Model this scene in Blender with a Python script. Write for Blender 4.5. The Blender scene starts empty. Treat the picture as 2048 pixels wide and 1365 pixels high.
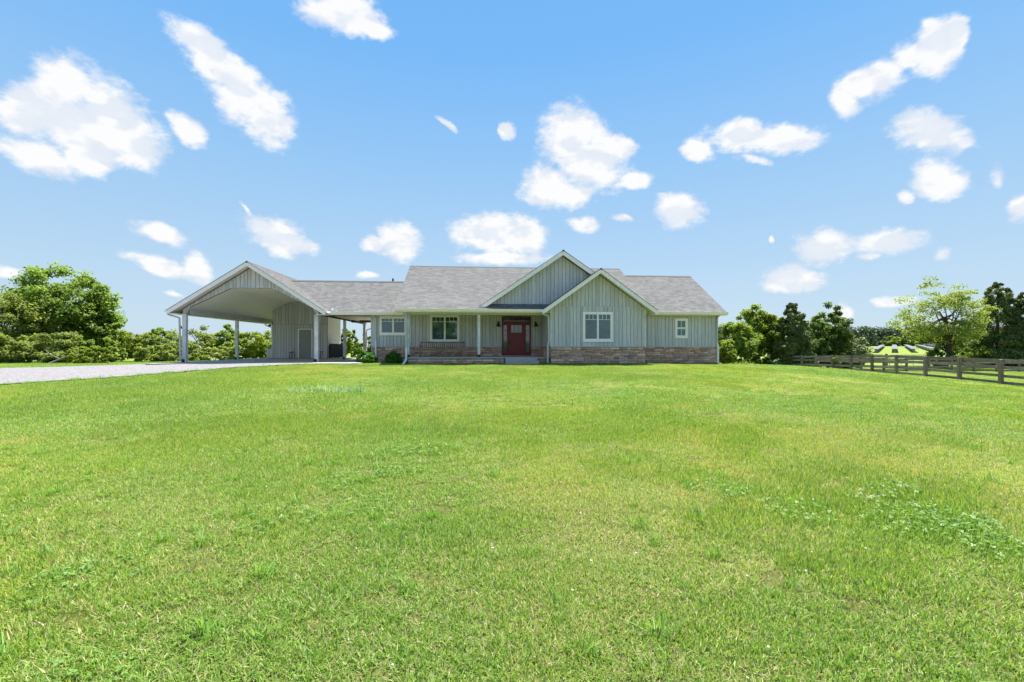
import bpy, math, random
import numpy as np
from mathutils import Vector, Matrix, Euler

R = math.radians
random.seed(11)
rng = np.random.default_rng(11)
scene = bpy.context.scene
col = scene.collection

# ------------------------------------------------------------------ camera
CAM_Z = 1.5
cam_d = bpy.data.cameras.new("camera")
cam = bpy.data.objects.new("camera", cam_d)
col.objects.link(cam)
cam.location = (0, 0, CAM_Z)
cam.rotation_euler = (R(90), 0, 0)
cam_d.sensor_width = 36.0
cam_d.lens = 36.0 * 910 / 2048
cam_d.shift_y = 12.0 / 2048
cam_d.clip_start = 0.05
cam_d.clip_end = 6000
scene.camera = cam

# ------------------------------------------------------------------ light and exposure
SUN_EL, SUN_AZ = 70.0, 30.0          # azimuth clockwise from the view direction (+Y)
sun_d = bpy.data.lights.new("sun", 'SUN')
sun_d.energy = 4.2
sun_d.angle = R(0.53)
sun_d.color = (1.0, 0.955, 0.88)
sun = bpy.data.objects.new("sun", sun_d)
col.objects.link(sun)
sd = Vector((math.sin(R(SUN_AZ)) * math.cos(R(SUN_EL)), math.cos(R(SUN_AZ)) * math.cos(R(SUN_EL)), math.sin(R(SUN_EL))))
sun.rotation_euler = sd.to_track_quat('Z', 'Y').to_euler()
sun.location = sd * 60

vs = scene.view_settings
vs.view_transform = 'Standard'
vs.look = 'None'
vs.gamma = 1
EXPO = 1.75
vs.exposure = EXPO
vs.use_curve_mapping = False
scene.display_settings.display_device = 'sRGB'
scene.cycles.use_denoising = True
scene.cycles.max_bounces = 8
scene.cycles.diffuse_bounces = 4
scene.cycles.transmission_bounces = 6
scene.cycles.transparent_max_bounces = 8
scene.cycles.sample_clamp_indirect = 6

# ------------------------------------------------------------------ node helpers
class NT:
    def __init__(s, tree):
        s.t = tree; s.n = tree.nodes; s.l = tree.links
    def node(s, typ, **kw):
        n = s.n.new(typ)
        for k, v in kw.items():
            if k.startswith('i_'):
                n.inputs[k[2:]].default_value = v
            else:
                setattr(n, k, v)
        return n
    def link(s, a, b): s.l.new(a, b)
    def val(s, sock, v):
        if hasattr(v, 'is_output') or isinstance(v, bpy.types.NodeSocket): s.link(v, sock)
        else: sock.default_value = v
    def math(s, op, a, b=None, c=None, clamp=False):
        n = s.node('ShaderNodeMath', operation=op, use_clamp=clamp)
        s.val(n.inputs[0], a)
        if b is not None: s.val(n.inputs[1], b)
        if c is not None: s.val(n.inputs[2], c)
        return n.outputs[0]
    def vmath(s, op, a, b=None):
        n = s.node('ShaderNodeVectorMath', operation=op)
        s.val(n.inputs[0], a)
        if b is not None: s.val(n.inputs[1], b)
        return n
    def mix(s, f, a, b, mode='MIX'):
        n = s.node('ShaderNodeMix', data_type='RGBA', blend_type=mode)
        s.val(n.inputs[0], f); s.val(n.inputs[6], a); s.val(n.inputs[7], b)
        return n.outputs[2]
    def noise(s, vec, scale, detail=4, rough=0.55, dist=0.0):
        n = s.node('ShaderNodeTexNoise')
        n.inputs['Scale'].default_value = scale; n.inputs['Detail'].default_value = detail
        n.inputs['Roughness'].default_value = rough; n.inputs['Distortion'].default_value = dist
        if vec is not None: s.link(vec, n.inputs['Vector'])
        return n
    def ramp(s, f, stops):
        n = s.node('ShaderNodeValToRGB')
        e = n.color_ramp.elements
        while len(e) < len(stops): e.new(0.5)
        for el, (p, c) in zip(e, stops):
            el.position = p; el.color = (*c, 1) if len(c) == 3 else c
        s.link(f, n.inputs[0])
        return n.outputs[0]
    def smooth(s, f, a, b, lo=0.0, hi=1.0):
        n = s.node('ShaderNodeMapRange', interpolation_type='SMOOTHSTEP')
        s.link(f, n.inputs[0])
        n.inputs[1].default_value = a; n.inputs[2].default_value = b
        n.inputs[3].default_value = lo; n.inputs[4].default_value = hi
        return n.outputs[0]

# ------------------------------------------------------------------ sky with fair weather cumulus
world = bpy.data.worlds.new("World")
scene.world = world
world.use_nodes = True
w = NT(world.node_tree)
w.n.clear()
out = w.node('ShaderNodeOutputWorld')
bg = w.node('ShaderNodeBackground')
w.link(bg.outputs[0], out.inputs[0])
SKY = 0.10
K = 1.0 / (SKY * 2 ** EXPO)      # brings a displayed sky value back to sky units
bg.inputs['Strength'].default_value = SKY
sky = w.node('ShaderNodeTexSky', sky_type='NISHITA')
sky.sun_disc = False
sky.sun_elevation = R(SUN_EL)
sky.sun_rotation = R(SUN_AZ)
sky.air_density = 1.0
sky.dust_density = 0.6
sky.ozone_density = 2.2
tc = w.node('ShaderNodeTexCoord')
dirv = tc.outputs['Generated']
nv = w.noise(dirv, 9.0, 6, 0.62)
warp = w.vmath('SCALE', w.vmath('SUBTRACT', nv.outputs['Color'], (0.5, 0.5, 0.5)).outputs[0])
warp.inputs['Scale'].default_value = 0.035
p = w.vmath('ADD', dirv, warp.outputs[0]).outputs[0]
# azimuth, elevation, half width, half height (degrees), tilt (degrees)
CLOUDS = [
    (-44.5,22.0,2.59,2.01,57), (-42.0,20.0,3.34,3.02,-89), (-46.7,19.7,2.74,1.86,67), (-39.3,18.8,2.23,2.00,83), (-46.2,16.3,2.82,1.40,-1), (-43.3,16.9,1.90,1.57,-5),
    (-43.8,19.4,2.64,2.38,46), (-35.6,21.3,1.58,0.94,-45), (-34.4,28.8,2.41,1.27,-25), (-33.4,27.4,2.17,1.30,-21), (-30.9,25.9,2.93,2.33,-40), (-28.3,24.0,2.69,2.55,-88),
    (-32.0,27.3,2.23,1.42,-26), (-20.2,34.4,3.81,1.94,-3), (-16.8,33.7,1.93,0.98,-9), (-38.1,11.1,2.01,0.97,-14), (-37.7,8.1,2.82,0.88,-19), (-34.7,8.2,1.39,1.21,-76),
    (-27.3,12.3,3.18,1.75,-18), (-25.0,11.6,2.31,1.00,-2), (-30.2,14.6,1.09,0.41,-45), (-14.1,12.6,2.76,2.02,-24), (-17.0,12.2,1.37,1.15,13), (-2.5,14.0,4.39,2.27,1),
    (2.0,13.4,2.93,2.52,-2), (-1.2,11.0,5.55,0.85,0), (-17.6,8.4,2.00,0.59,3), (7.4,24.6,3.43,3.27,-89), (9.7,21.8,4.48,2.96,-26), (4.8,19.5,3.42,2.37,-11),
    (13.2,22.8,1.81,1.39,5), (7.6,18.4,3.21,1.59,-3), (14.8,19.3,1.85,0.94,3), (20.3,15.5,2.67,1.79,-36), (9.1,15.0,2.01,0.87,-3), (13.7,15.2,1.71,0.63,-4),
    (26.6,22.5,3.24,1.52,-14), (30.5,21.5,3.12,1.20,-14), (22.4,22.0,1.53,1.17,-23), (28.1,20.0,2.19,0.56,-21), (38.2,24.5,2.70,1.41,-10), (35.9,23.6,1.40,1.03,-61),
    (39.0,24.9,1.58,1.09,-25), (42.8,25.8,2.05,1.36,-83), (41.2,25.5,1.50,1.08,-35), (44.1,26.2,1.47,0.82,-77), (42.2,27.5,1.03,0.67,-48), (42.4,19.3,2.71,1.58,-33),
    (44.6,17.9,1.29,0.50,-32), (43.2,14.9,2.22,1.44,-41), (40.8,14.0,0.78,0.64,-53), (46.8,14.2,1.45,0.75,-89), (48.2,11.4,1.18,1.08,-53), (34.5,10.2,2.40,1.69,-14),
    (39.3,10.1,2.75,1.29,1), (38.2,8.8,1.44,0.43,-8), (43.4,8.7,0.80,0.68,-59), (31.2,7.2,2.93,1.22,-5), (-8.1,25.6,1.48,0.49,-34), (-0.6,25.4,0.99,0.91,19),
    (36.2,3.4,1.05,0.87,-75), (40.1,4.3,1.97,0.67,-4), (-48.0,6.3,1.31,0.74,10), (-36.7,5.4,1.31,0.45,-11), (29.6,11.6,0.53,0.37,-84),
]
cr = random.Random(5)
for k in range(34):                      # the same fair weather sky goes on all round
    az = cr.uniform(62, 298); el = cr.choice([4, 7, 10, 15, 20, 27, 35, 45]) + cr.uniform(-2, 3)
    sz = cr.uniform(1.6, 6.5)
    CLOUDS.append((az, el, sz, sz * cr.uniform(.35, .65), cr.uniform(-25, 25)))
acc = None
pk = p
for ci, (az, el, cw, ch, tilt) in enumerate(CLOUDS):
    if ci and ci % 10 == 0:              # a vanishing link that keeps the node evaluation in order
        ma = w.node('ShaderNodeVectorMath', operation='MULTIPLY_ADD')
        w.link(acc, ma.inputs[0]); ma.inputs[1].default_value = (1e-7, 1e-7, 1e-7); w.link(p, ma.inputs[2])
        pk = ma.outputs[0]
    a, e = R(az), R(el)
    f = Vector((math.sin(a) * math.cos(e), math.cos(a) * math.cos(e), math.sin(e)))
    right = f.cross(Vector((0, 0, 1))).normalized()
    up = right.cross(f)
    t = R(tilt)
    r2 = right * math.cos(t) + up * math.sin(t)
    u2 = r2.cross(f) * 1.0
    m = Matrix((r2, u2, -f)).transposed()
    mp = w.node('ShaderNodeMapping', vector_type='TEXTURE')
    mp.inputs['Location'].default_value = f
    mp.inputs['Rotation'].default_value = m.to_euler('XYZ')
    mp.inputs['Scale'].default_value = (math.tan(R(cw)), math.tan(R(ch)), 0.6)
    w.link(pk, mp.inputs['Vector'])
    ln = w.vmath('LENGTH', mp.outputs[0]).outputs['Value']
    if ch < 0.8: ln = w.math('ADD', ln, 0.32)          # small scraps are thin and ragged
    acc = ln if acc is None else w.math('SMOOTH_MIN', acc, ln, 0.35)
stretch = w.node('ShaderNodeMapping')
stretch.inputs['Scale'].default_value = (1, 1, 1.7)
w.link(dirv, stretch.inputs['Vector'])
fine = w.noise(stretch.outputs[0], 15.0, 10, 0.62)
wisp = w.noise(stretch.outputs[0], 52.0, 6, 0.62)
ragged = w.math('ADD', w.math('MULTIPLY', w.math('SUBTRACT', fine.outputs[0], 0.5), 1.7), w.math('MULTIPLY', w.math('SUBTRACT', wisp.outputs[0], 0.5), 0.6))
dens = w.math('ADD', w.math('SUBTRACT', 1.0, acc), ragged)
cover = w.smooth(dens, -0.26, 0.40)
# billow shading: compare the noise with itself a little higher up, the tops catch the sun
offs = w.vmath('ADD', stretch.outputs[0], (0.02, 0.0, 0.05)).outputs[0]
n2 = w.noise(offs, 16.0, 5, 0.5)
n1 = w.noise(stretch.outputs[0], 16.0, 5, 0.5)
relief = w.math('SUBTRACT', n1.outputs[0], n2.outputs[0])
bright = w.smooth(relief, -0.13, 0.05, 0.0, 1.0)
core = w.smooth(dens, 0.25, 1.1)
ccol = w.mix(bright, (.79 * K, .85 * K, .94 * K, 1), (1.0 * K, 1.0 * K, 1.0 * K, 1))
ccol = w.mix(w.math('MULTIPLY', core, 0.35), ccol, (.965 * K, .97 * K, .985 * K, 1))
sep = w.node('ShaderNodeSeparateXYZ'); w.link(dirv, sep.inputs[0])
# clear summer air: pale towards the horizon, deep blue overhead, the same all round
grad = w.ramp(sep.outputs[2], [(0.0, tuple(x * K for x in (.60, .745, .87))), (0.12, tuple(x * K for x in (.52, .715, .90))), (0.35, tuple(x * K for x in (.33, .61, .95))),
                               (0.54, tuple(x * K for x in (.19, .51, .98))), (1.0, tuple(x * K for x in (.10, .36, .90)))])
skyn = w.vmath('SCALE', sky.outputs[0]); skyn.inputs['Scale'].default_value = 0.42
skyt = w.node('ShaderNodeMix', data_type='RGBA'); skyt.inputs[0].default_value = 0.88
w.link(skyn.outputs[0], skyt.inputs[6]); w.link(grad, skyt.inputs[7])
final = w.mix(w.math('MULTIPLY', cover, 0.97), skyt.outputs[2], ccol)
w.link(final, bg.inputs['Color'])
world.cycles.sampling_method = 'MANUAL'
world.cycles.sample_map_resolution = 512

# ------------------------------------------------------------------ materials
def new_mat(name):
    m = bpy.data.materials.new(name)
    m.use_nodes = True
    t = NT(m.node_tree)
    b = t.n.get('Principled BSDF')
    return m, t, b

def bump(t, b, h, strength=0.3, dist=0.01):
    n = t.node('ShaderNodeBump')
    n.inputs['Strength'].default_value = strength
    n.inputs['Distance'].default_value = dist
    t.link(h, n.inputs['Height']); t.link(n.outputs[0], b.inputs['Normal'])

def mat_plain(name, c, rough=0.6, metal=0.0, var=0.12, scale=6.0, bmp=0.0, spec=0.4):
    m, t, b = new_mat(name)
    tcn = t.node('ShaderNodeTexCoord')
    n = t.noise(tcn.outputs['Object'], scale, 6, 0.6)
    lo = tuple(x * (1 - var) for x in c); hi = tuple(min(1, x * (1 + var)) for x in c)
    t.link(t.ramp(n.outputs[0], [(0.3, lo), (0.7, hi)]), b.inputs['Base Color'])
    b.inputs['Roughness'].default_value = rough
    b.inputs['Metallic'].default_value = metal
    b.inputs['Specular IOR Level'].default_value = spec
    if bmp: bump(t, b, n.outputs[0], bmp)
    return m

def mat_siding():
    m, t, b = new_mat('weathered_siding')
    tcn = t.node('ShaderNodeTexCoord')
    oi = t.node('ShaderNodeObjectInfo')
    mp = t.node('ShaderNodeMapping'); mp.inputs['Scale'].default_value = (9, 9, 0.55)
    t.link(tcn.outputs['Object'], mp.inputs[0])
    off = t.vmath('ADD', mp.outputs[0]).inputs
    va = t.vmath('SCALE', (13.0, 7.0, 5.0)); t.link(oi.outputs['Random'], va.inputs['Scale'])
    sh = t.vmath('ADD', mp.outputs[0], va.outputs[0]).outputs[0]
    g = t.noise(sh, 2.2, 8, 0.7)
    c = t.ramp(g.outputs[0], [(0.28, (0.375, 0.375, 0.392)), (0.5, (0.495, 0.485, 0.505)), (0.72, (0.60, 0.58, 0.605))])
    k = t.math('MULTIPLY_ADD', oi.outputs['Random'], 0.22, 0.91)
    cc = t.vmath('SCALE', c); t.link(k, cc.inputs['Scale'])
    t.link(cc.outputs[0], b.inputs['Base Color'])
    b.inputs['Roughness'].default_value = 0.75
    bump(t, b, g.outputs[0], 0.25, 0.004)
    return m

def mat_stone():
    m, t, b = new_mat('ledge_stone')
    tcn = t.node('ShaderNodeTexCoord'); geo = t.node('ShaderNodeNewGeometry')
    oi = t.node('ShaderNodeObjectInfo')
    at = t.node('ShaderNodeAttribute', attribute_type='GEOMETRY', attribute_name='tint')
    r = t.math('FRACT', t.math('ADD', oi.outputs['Random'], at.outputs['Fac']))
    c = t.ramp(r, [(0.0, (0.184, 0.086, 0.052)), (0.14, (0.389, 0.211, 0.130)), (0.28, (0.216, 0.122, 0.084)), (0.42, (0.497, 0.320, 0.218)),
                   (0.55, (0.313, 0.131, 0.084)), (0.68, (0.313, 0.230, 0.197)), (0.8, (0.540, 0.378, 0.290)), (0.9, (0.130, 0.081, 0.066)), (1.0, (0.400, 0.275, 0.227))])
    g = t.noise(geo.outputs['Position'], 14.0, 6, 0.65)
    c2 = t.mix(g.outputs[0], c, t.mix(0.4, c, (0.33, 0.26, 0.21, 1)))
    k = t.vmath('SCALE', c2); t.link(t.math('MULTIPLY_ADD', g.outputs[0], 1.7, 0.85), k.inputs['Scale'])
    t.link(k.outputs[0], b.inputs['Base Color'])
    b.inputs['Roughness'].default_value = 0.85
    bump(t, b, g.outputs[0], 0.5, 0.012)
    return m

def mat_shingle():
    m, t, b = new_mat('asphalt_shingle')
    uv = t.node('ShaderNodeTexCoord')
    br = t.node('ShaderNodeTexBrick')
    br.offset = 0.37; br.offset_frequency = 2; br.squash = 0.7; br.squash_frequency = 3
    br.inputs['Scale'].default_value = 1.0
    br.inputs['Brick Width'].default_value = 0.30
    br.inputs['Row Height'].default_value = 0.143
    br.inputs['Mortar Size'].default_value = 0.004
    br.inputs['Mortar Smooth'].default_value = 0.3
    br.inputs['Bias'].default_value = 0.0
    br.inputs['Color1'].default_value = (0.100, 0.100, 0.101, 1)
    br.inputs['Color2'].default_value = (0.216, 0.214, 0.212, 1)
    br.inputs['Mortar'].default_value = (0.068, 0.064, 0.062, 1)
    t.link(uv.outputs['UV'], br.inputs['Vector'])
    n = t.noise(uv.outputs['UV'], 45, 4, 0.7)
    n2 = t.noise(uv.outputs['UV'], 0.7, 4, 0.6)
    c = t.mix(0.45, br.outputs['Color'], (0.160, 0.159, 0.158, 1))
    c = t.mix(1.0, c, t.ramp(n.outputs[0], [(0.3, (0.7, 0.7, 0.7)), (0.7, (1.2, 1.18, 1.16))]), 'MULTIPLY')
    c = t.mix(1.0, c, t.ramp(n2.outputs[0], [(0.3, (0.93, 0.935, 0.94)), (0.7, (1.05, 1.04, 1.03))]), 'MULTIPLY')
    t.link(c, b.inputs['Base Color'])
    b.inputs['Roughness'].default_value = 0.95
    b.inputs['Specular IOR Level'].default_value = 0.15
    bump(t, b, t.math('ADD', n.outputs[0], br.outputs['Fac']), 0.5, 0.004)
    return m

def mat_glass(name, c=(0.030, 0.075, 0.085)):
    m, t, b = new_mat(name)
    geo = t.node('ShaderNodeNewGeometry')
    n = t.noise(geo.outputs['Position'], 1.6, 3, 0.5)
    t.link(t.ramp(n.outputs[0], [(0.3, tuple(x * .6 for x in c)), (0.7, tuple(x * 1.5 for x in c))]), b.inputs['Base Color'])
    b.inputs['Roughness'].default_value = 0.02
    b.inputs['IOR'].default_value = 1.85
    b.inputs['Specular IOR Level'].default_value = 0.5
    n3 = t.noise(geo.outputs['Position'], 0.9, 1, 0.5)
    bump(t, b, n3.outputs[0], 0.04, 0.02)
    return m

def mat_wood(name, dark, light, axis='X', scale=1.0, rand=0.4):
    m, t, b = new_mat(name)
    tcn = t.node('ShaderNodeTexCoord'); oi = t.node('ShaderNodeObjectInfo')
    mp = t.node('ShaderNodeMapping')
    s = [14, 14, 14]; s['XYZ'.index(axis)] = 0.8
    mp.inputs['Scale'].default_value = [x * scale for x in s]
    t.link(tcn.outputs['Object'], mp.inputs[0])
    va = t.vmath('SCALE', (17.0, 9.0, 4.0)); t.link(oi.outputs['Random'], va.inputs['Scale'])
    sh = t.vmath('ADD', mp.outputs[0], va.outputs[0]).outputs[0]
    g = t.noise(sh, 1.5, 8, 0.7, 0.4)
    k = t.noise(tcn.outputs['Object'], 2.3, 4, 0.6)
    c = t.ramp(g.outputs[0], [(0.3, dark), (0.7, light)])
    c = t.mix(1.0, c, t.ramp(k.outputs[0], [(0.3, (0.72, 0.72, 0.72)), (0.65, (1.1, 1.1, 1.1))]), 'MULTIPLY')
    s2 = t.vmath('SCALE', c); t.link(t.math('MULTIPLY_ADD', oi.outputs['Random'], rand, 1 - rand / 2), s2.inputs['Scale'])
    t.link(s2.outputs[0], b.inputs['Base Color'])
    b.inputs['Roughness'].default_value = 0.85
    b.inputs['Specular IOR Level'].default_value = 0.2
    bump(t, b, g.outputs[0], 0.4, 0.006)
    return m

def mat_leaf(name, dark, light, extra=None, trans=0.52):
    m, t, b = new_mat(name)
    at = t.node('ShaderNodeAttribute', attribute_type='GEOMETRY', attribute_name='tint')
    st = [(0.0, dark), (1.0, light)] if extra is None else [(0.0, dark), (0.8, light), (1.0, extra)]
    c = t.ramp(at.outputs['Fac'], st)
    t.link(c, b.inputs['Base Color'])
    b.inputs['Roughness'].default_value = 0.55
    b.inputs['Specular IOR Level'].default_value = 0.25
    tr = t.node('ShaderNodeBsdfTranslucent')
    tcx = t.mix(1.0, c, (1.15, 1.15, 0.6, 1), 'MULTIPLY')
    t.link(tcx, tr.inputs['Color'])
    mx = t.node('ShaderNodeMixShader'); mx.inputs[0].default_value = trans
    t.link(b.outputs[0], mx.inputs[1]); t.link(tr.outputs[0], mx.inputs[2])
    t.link(mx.outputs[0], t.n.get('Material Output').inputs[0])
    return m

def mat_grass(name, stops, trans=0.42, big=True):
    m, t, b = new_mat(name)
    at = t.node('ShaderNodeAttribute', attribute_type='GEOMETRY', attribute_name='tint')
    geo = t.node('ShaderNodeNewGeometry')
    c = t.ramp(at.outputs['Fac'], stops)
    if big:
        n = t.noise(geo.outputs['Position'], 0.16, 4, 0.6)
        n2 = t.noise(geo.outputs['Position'], 0.75, 4, 0.65)
        c = t.mix(t.smooth(n2.outputs[0], 0.54, 0.70, 0, 0.5), c, t.mix(1.0, c, (1.28, 1.04, 1.1, 1), 'MULTIPLY'))
        c = t.mix(1.0, c, t.ramp(n.outputs[0], [(0.32, (0.80, 0.92, 0.95)), (0.5, (1, 1, 1)), (0.68, (1.14, 1.06, 0.8))]), 'MULTIPLY')
    t.link(c, b.inputs['Base Color'])
    b.inputs['Roughness'].default_value = 0.5
    b.inputs['Specular IOR Level'].default_value = 0.3
    tr = t.node('ShaderNodeBsdfTranslucent')
    t.link(t.mix(1.0, c, (1.2, 1.25, 0.6, 1), 'MULTIPLY'), tr.inputs['Color'])
    mx = t.node('ShaderNodeMixShader'); mx.inputs[0].default_value = trans
    t.link(b.outputs[0], mx.inputs[1]); t.link(tr.outputs[0], mx.inputs[2])
    t.link(mx.outputs[0], t.n.get('Material Output').inputs[0])
    return m

def mat_ground():
    m, t, b = new_mat('turf_ground')
    geo = t.node('ShaderNodeNewGeometry')
    P = geo.outputs['Position']
    n = t.noise(P, 0.16, 4, 0.6); n2 = t.noise(P, 0.75, 4, 0.65); n3 = t.noise(P, 26, 6, 0.75); n4 = t.noise(P, 4.0, 5, 0.7)
    c = t.ramp(n3.outputs[0], [(0.28, (0.065, 0.092, 0.018)), (0.5, (0.165, 0.225, 0.042)), (0.72, (0.28, 0.34, 0.075))])
    c = t.mix(t.smooth(n4.outputs[0], 0.5, 0.75, 0, 0.5), c, (0.16, 0.15, 0.06, 1))
    c = t.mix(1.0, c, t.ramp(n.outputs[0], [(0.32, (0.80, 0.92, 0.95)), (0.5, (1, 1, 1)), (0.68, (1.14, 1.06, 0.8))]), 'MULTIPLY')
    # bare thatch close up where blades stand, plain meadow colour further off
    near = t.vmath('LENGTH', P).outputs['Value']
    c = t.mix(t.smooth(near, 14, 40), t.mix(0.7, c, (0.085, 0.062, 0.030, 1)), t.mix(t.smooth(n2.outputs[0], .4, .7, 0, .5), c, (0.135, 0.155, 0.052, 1)))
    t.link(c, b.inputs['Base Color'])
    b.inputs['Roughness'].default_value = 0.95
    b.inputs['Specular IOR Level'].default_value = 0.1
    bump(t, b, n3.outputs[0], 0.8, 0.03)
    return m

def mat_gravel():
    m, t, b = new_mat('pale_gravel')
    geo = t.node('ShaderNodeNewGeometry'); P = geo.outputs['Position']
    v = t.node('ShaderNodeTexVoronoi'); v.inputs['Scale'].default_value = 22; t.link(P, v.inputs['Vector'])
    n = t.noise(P, 1.2, 5, 0.65)
    c = t.ramp(v.outputs['Color'], [(0.1, (0.108, 0.101, 0.104)), (0.5, (0.176, 0.165, 0.170)), (0.9, (0.258, 0.245, 0.252))])
    c = t.mix(t.smooth(n.outputs[0], 0.45, 0.75, 0, 0.5), c, (0.160, 0.143, 0.134, 1))
    t.link(c, b.inputs['Base Color'])
    b.inputs['Roughness'].default_value = 0.95
    bump(t, b, v.outputs['Distance'], 0.6, 0.03)
    return m

M = {}
M['siding'] = mat_siding()
M['groove'] = mat_plain('siding_groove', (0.19, 0.195, 0.195), 0.9)
M['stone'] = mat_stone()
M['mortar'] = mat_plain('stone_backing', (0.045, 0.037, 0.032), 0.95, bmp=0.3)
M['white'] = mat_plain('white_trim_paint', (0.88, 0.81, 0.80), 0.45, var=0.05)
M['vinyl'] = mat_plain('white_window_vinyl', (0.80, 0.815, 0.80), 0.35, var=0.03)
M['soffit'] = mat_plain('cream_soffit', (0.78, 0.735, 0.65), 0.6, var=0.04)
M['ceiling'] = mat_plain('cream_carport_ceiling', (0.80, 0.755, 0.68), 0.6, var=0.03, scale=1.5)
M['post'] = mat_wood('pale_painted_post', (0.56, 0.56, 0.56), (0.72, 0.715, 0.71), 'Z', 1.0, 0.1)
M['metal'] = mat_plain('grey_downspout_metal', (0.46, 0.46, 0.46), 0.4, 0.0, 0.08)
M['pipe'] = mat_plain('white_drain_pipe', (0.72, 0.74, 0.74), 0.4, var=0.05)
M['black'] = mat_plain('black_metal', (0.012, 0.012, 0.013), 0.45)
M['shingle'] = mat_shingle()
M['ridge'] = mat_plain('dark_shingle_edge', (0.085, 0.085, 0.088), 0.95, var=0.3, scale=12)
M['concrete'] = mat_plain('pale_concrete', (0.36, 0.34, 0.31), 0.85, var=0.14, scale=2.5, bmp=0.1)
M['red'] = mat_plain('dark_red_door_paint', (0.165, 0.006, 0.017), 0.38, var=0.10, scale=4)
M['greydoor'] = mat_plain('grey_painted_door', (0.25, 0.275, 0.28), 0.5, var=0.06)
M['pane'] = mat_glass('window_glass')
M['doorpane'] = mat_glass('door_glass', (0.10, 0.115, 0.11))
M['teak'] = mat_wood('weathered_teak', (0.165, 0.105, 0.070), (0.36, 0.245, 0.165), 'X', 1.0, 0.35)
M['fence'] = mat_wood('weathered_fence_board', (0.1643, 0.1263, 0.09976), (0.4028, 0.3182, 0.258), 'X', 0.7, 0.5)
M['fencepost'] = mat_wood('weathered_fence_post', (0.1378, 0.1064, 0.08342), (0.3286, 0.2612, 0.2107), 'Z', 0.7, 0.4)
M['cover'] = mat_plain('black_grill_cover', (0.010, 0.010, 0.011), 0.42, var=0.3, scale=5, bmp=0.3, spec=0.5)
M['beam'] = mat_wood('brown_stained_beam', (0.07, 0.055, 0.042), (0.13, 0.105, 0.085), 'Y', 0.7, 0.1)
M['ac'] = mat_plain('off_white_unit_housing', (0.62, 0.62, 0.59), 0.45, var=0.05)
M['bark'] = mat_plain('tree_bark', (0.075, 0.060, 0.046), 0.95, var=0.4, scale=5, bmp=0.6)
M['deadwood'] = mat_plain('bleached_dead_wood', (0.22, 0.20, 0.175), 0.9, var=0.2)
M['solar'] = mat_plain('solar_glass', (0.115, 0.105, 0.112), 0.42, var=0.08, spec=0.5)
M['galv'] = mat_plain('galvanised_steel', (0.30, 0.31, 0.32), 0.5, 0.3)
M['rust'] = mat_plain('rusty_gate_tube', (0.15, 0.095, 0.07), 0.6)
M['ground'] = mat_ground()
M['gravel'] = mat_gravel()
M['leaf_mid'] = mat_leaf('broad_leaf_green', (0.0924, 0.1494, 0.03042), (0.2583, 0.3765, 0.06653))
M['leaf_olive'] = mat_leaf('olive_bush_leaf', (0.1392, 0.1824, 0.04678), (0.3145, 0.3851, 0.09836))
M['leaf_lime'] = mat_leaf('yellow_green_leaf', (0.1368, 0.1892, 0.0208), (0.3116, 0.3916, 0.0442))
M['leaf_light'] = mat_leaf('light_green_leaf', (0.1135, 0.177, 0.03168), (0.2563, 0.3563, 0.0648), (0.4105, 0.432, 0.07056))
M['leaf_cedar'] = mat_leaf('cedar_needles', (0.05472, 0.09008, 0.02746), (0.1536, 0.2101, 0.06125), (0.2357, 0.1783, 0.07181), 0.2)
M['leaf_dark'] = mat_leaf('dark_tree_leaf', (0.06734, 0.1145, 0.03379), (0.1937, 0.2852, 0.07181))
M['leaf_box'] = mat_leaf('boxwood_leaf', (0.04392, 0.1398, 0.0144), (0.1446, 0.3505, 0.0324), None, 0.3)
M['leaf_far'] = mat_leaf('distant_wood_leaf', (0.039, 0.0676, 0.045), (0.0806, 0.1274, 0.072), None, 0.2)
M['leaf_blue'] = mat_leaf('blue_green_weed_leaf', (0.1512, 0.252, 0.1512), (0.3402, 0.4788, 0.315))
M['grass'] = mat_grass('lawn_grass', [(0.0, (0.072, 0.150, 0.020)), (0.35, (0.158, 0.285, 0.036)), (0.62, (0.258, 0.390, 0.054)), (0.80, (0.35, 0.42, 0.100)), (0.88, (0.50, 0.41, 0.21)), (1.0, (0.62, 0.52, 0.35))])
M['clover'] = mat_grass('clover_leaf', [(0.0, (0.085, 0.180, 0.030)), (1.0, (0.20, 0.34, 0.075))], 0.35, False)
M['broadblade'] = mat_grass('broad_grass_blade', [(0.0, (0.10, 0.215, 0.03)), (1.0, (0.24, 0.40, 0.09))], 0.45, False)
M['bloom'] = mat_plain('white_clover_bloom', (0.70, 0.68, 0.60), 0.8)

# ------------------------------------------------------------------ object helpers
def tag(o, label=None, cat=None, group=None, kind=None):
    if label: o['label'] = label
    if cat: o['category'] = cat
    if group: o['group'] = group
    if kind: o['kind'] = kind
    return o

def empty(name, loc, rz=0.0):
    o = bpy.data.objects.new(name, None)
    o.empty_display_size = 0.3
    col.objects.link(o); o.location = loc; o.rotation_euler = (0, 0, rz)
    return o

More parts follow.
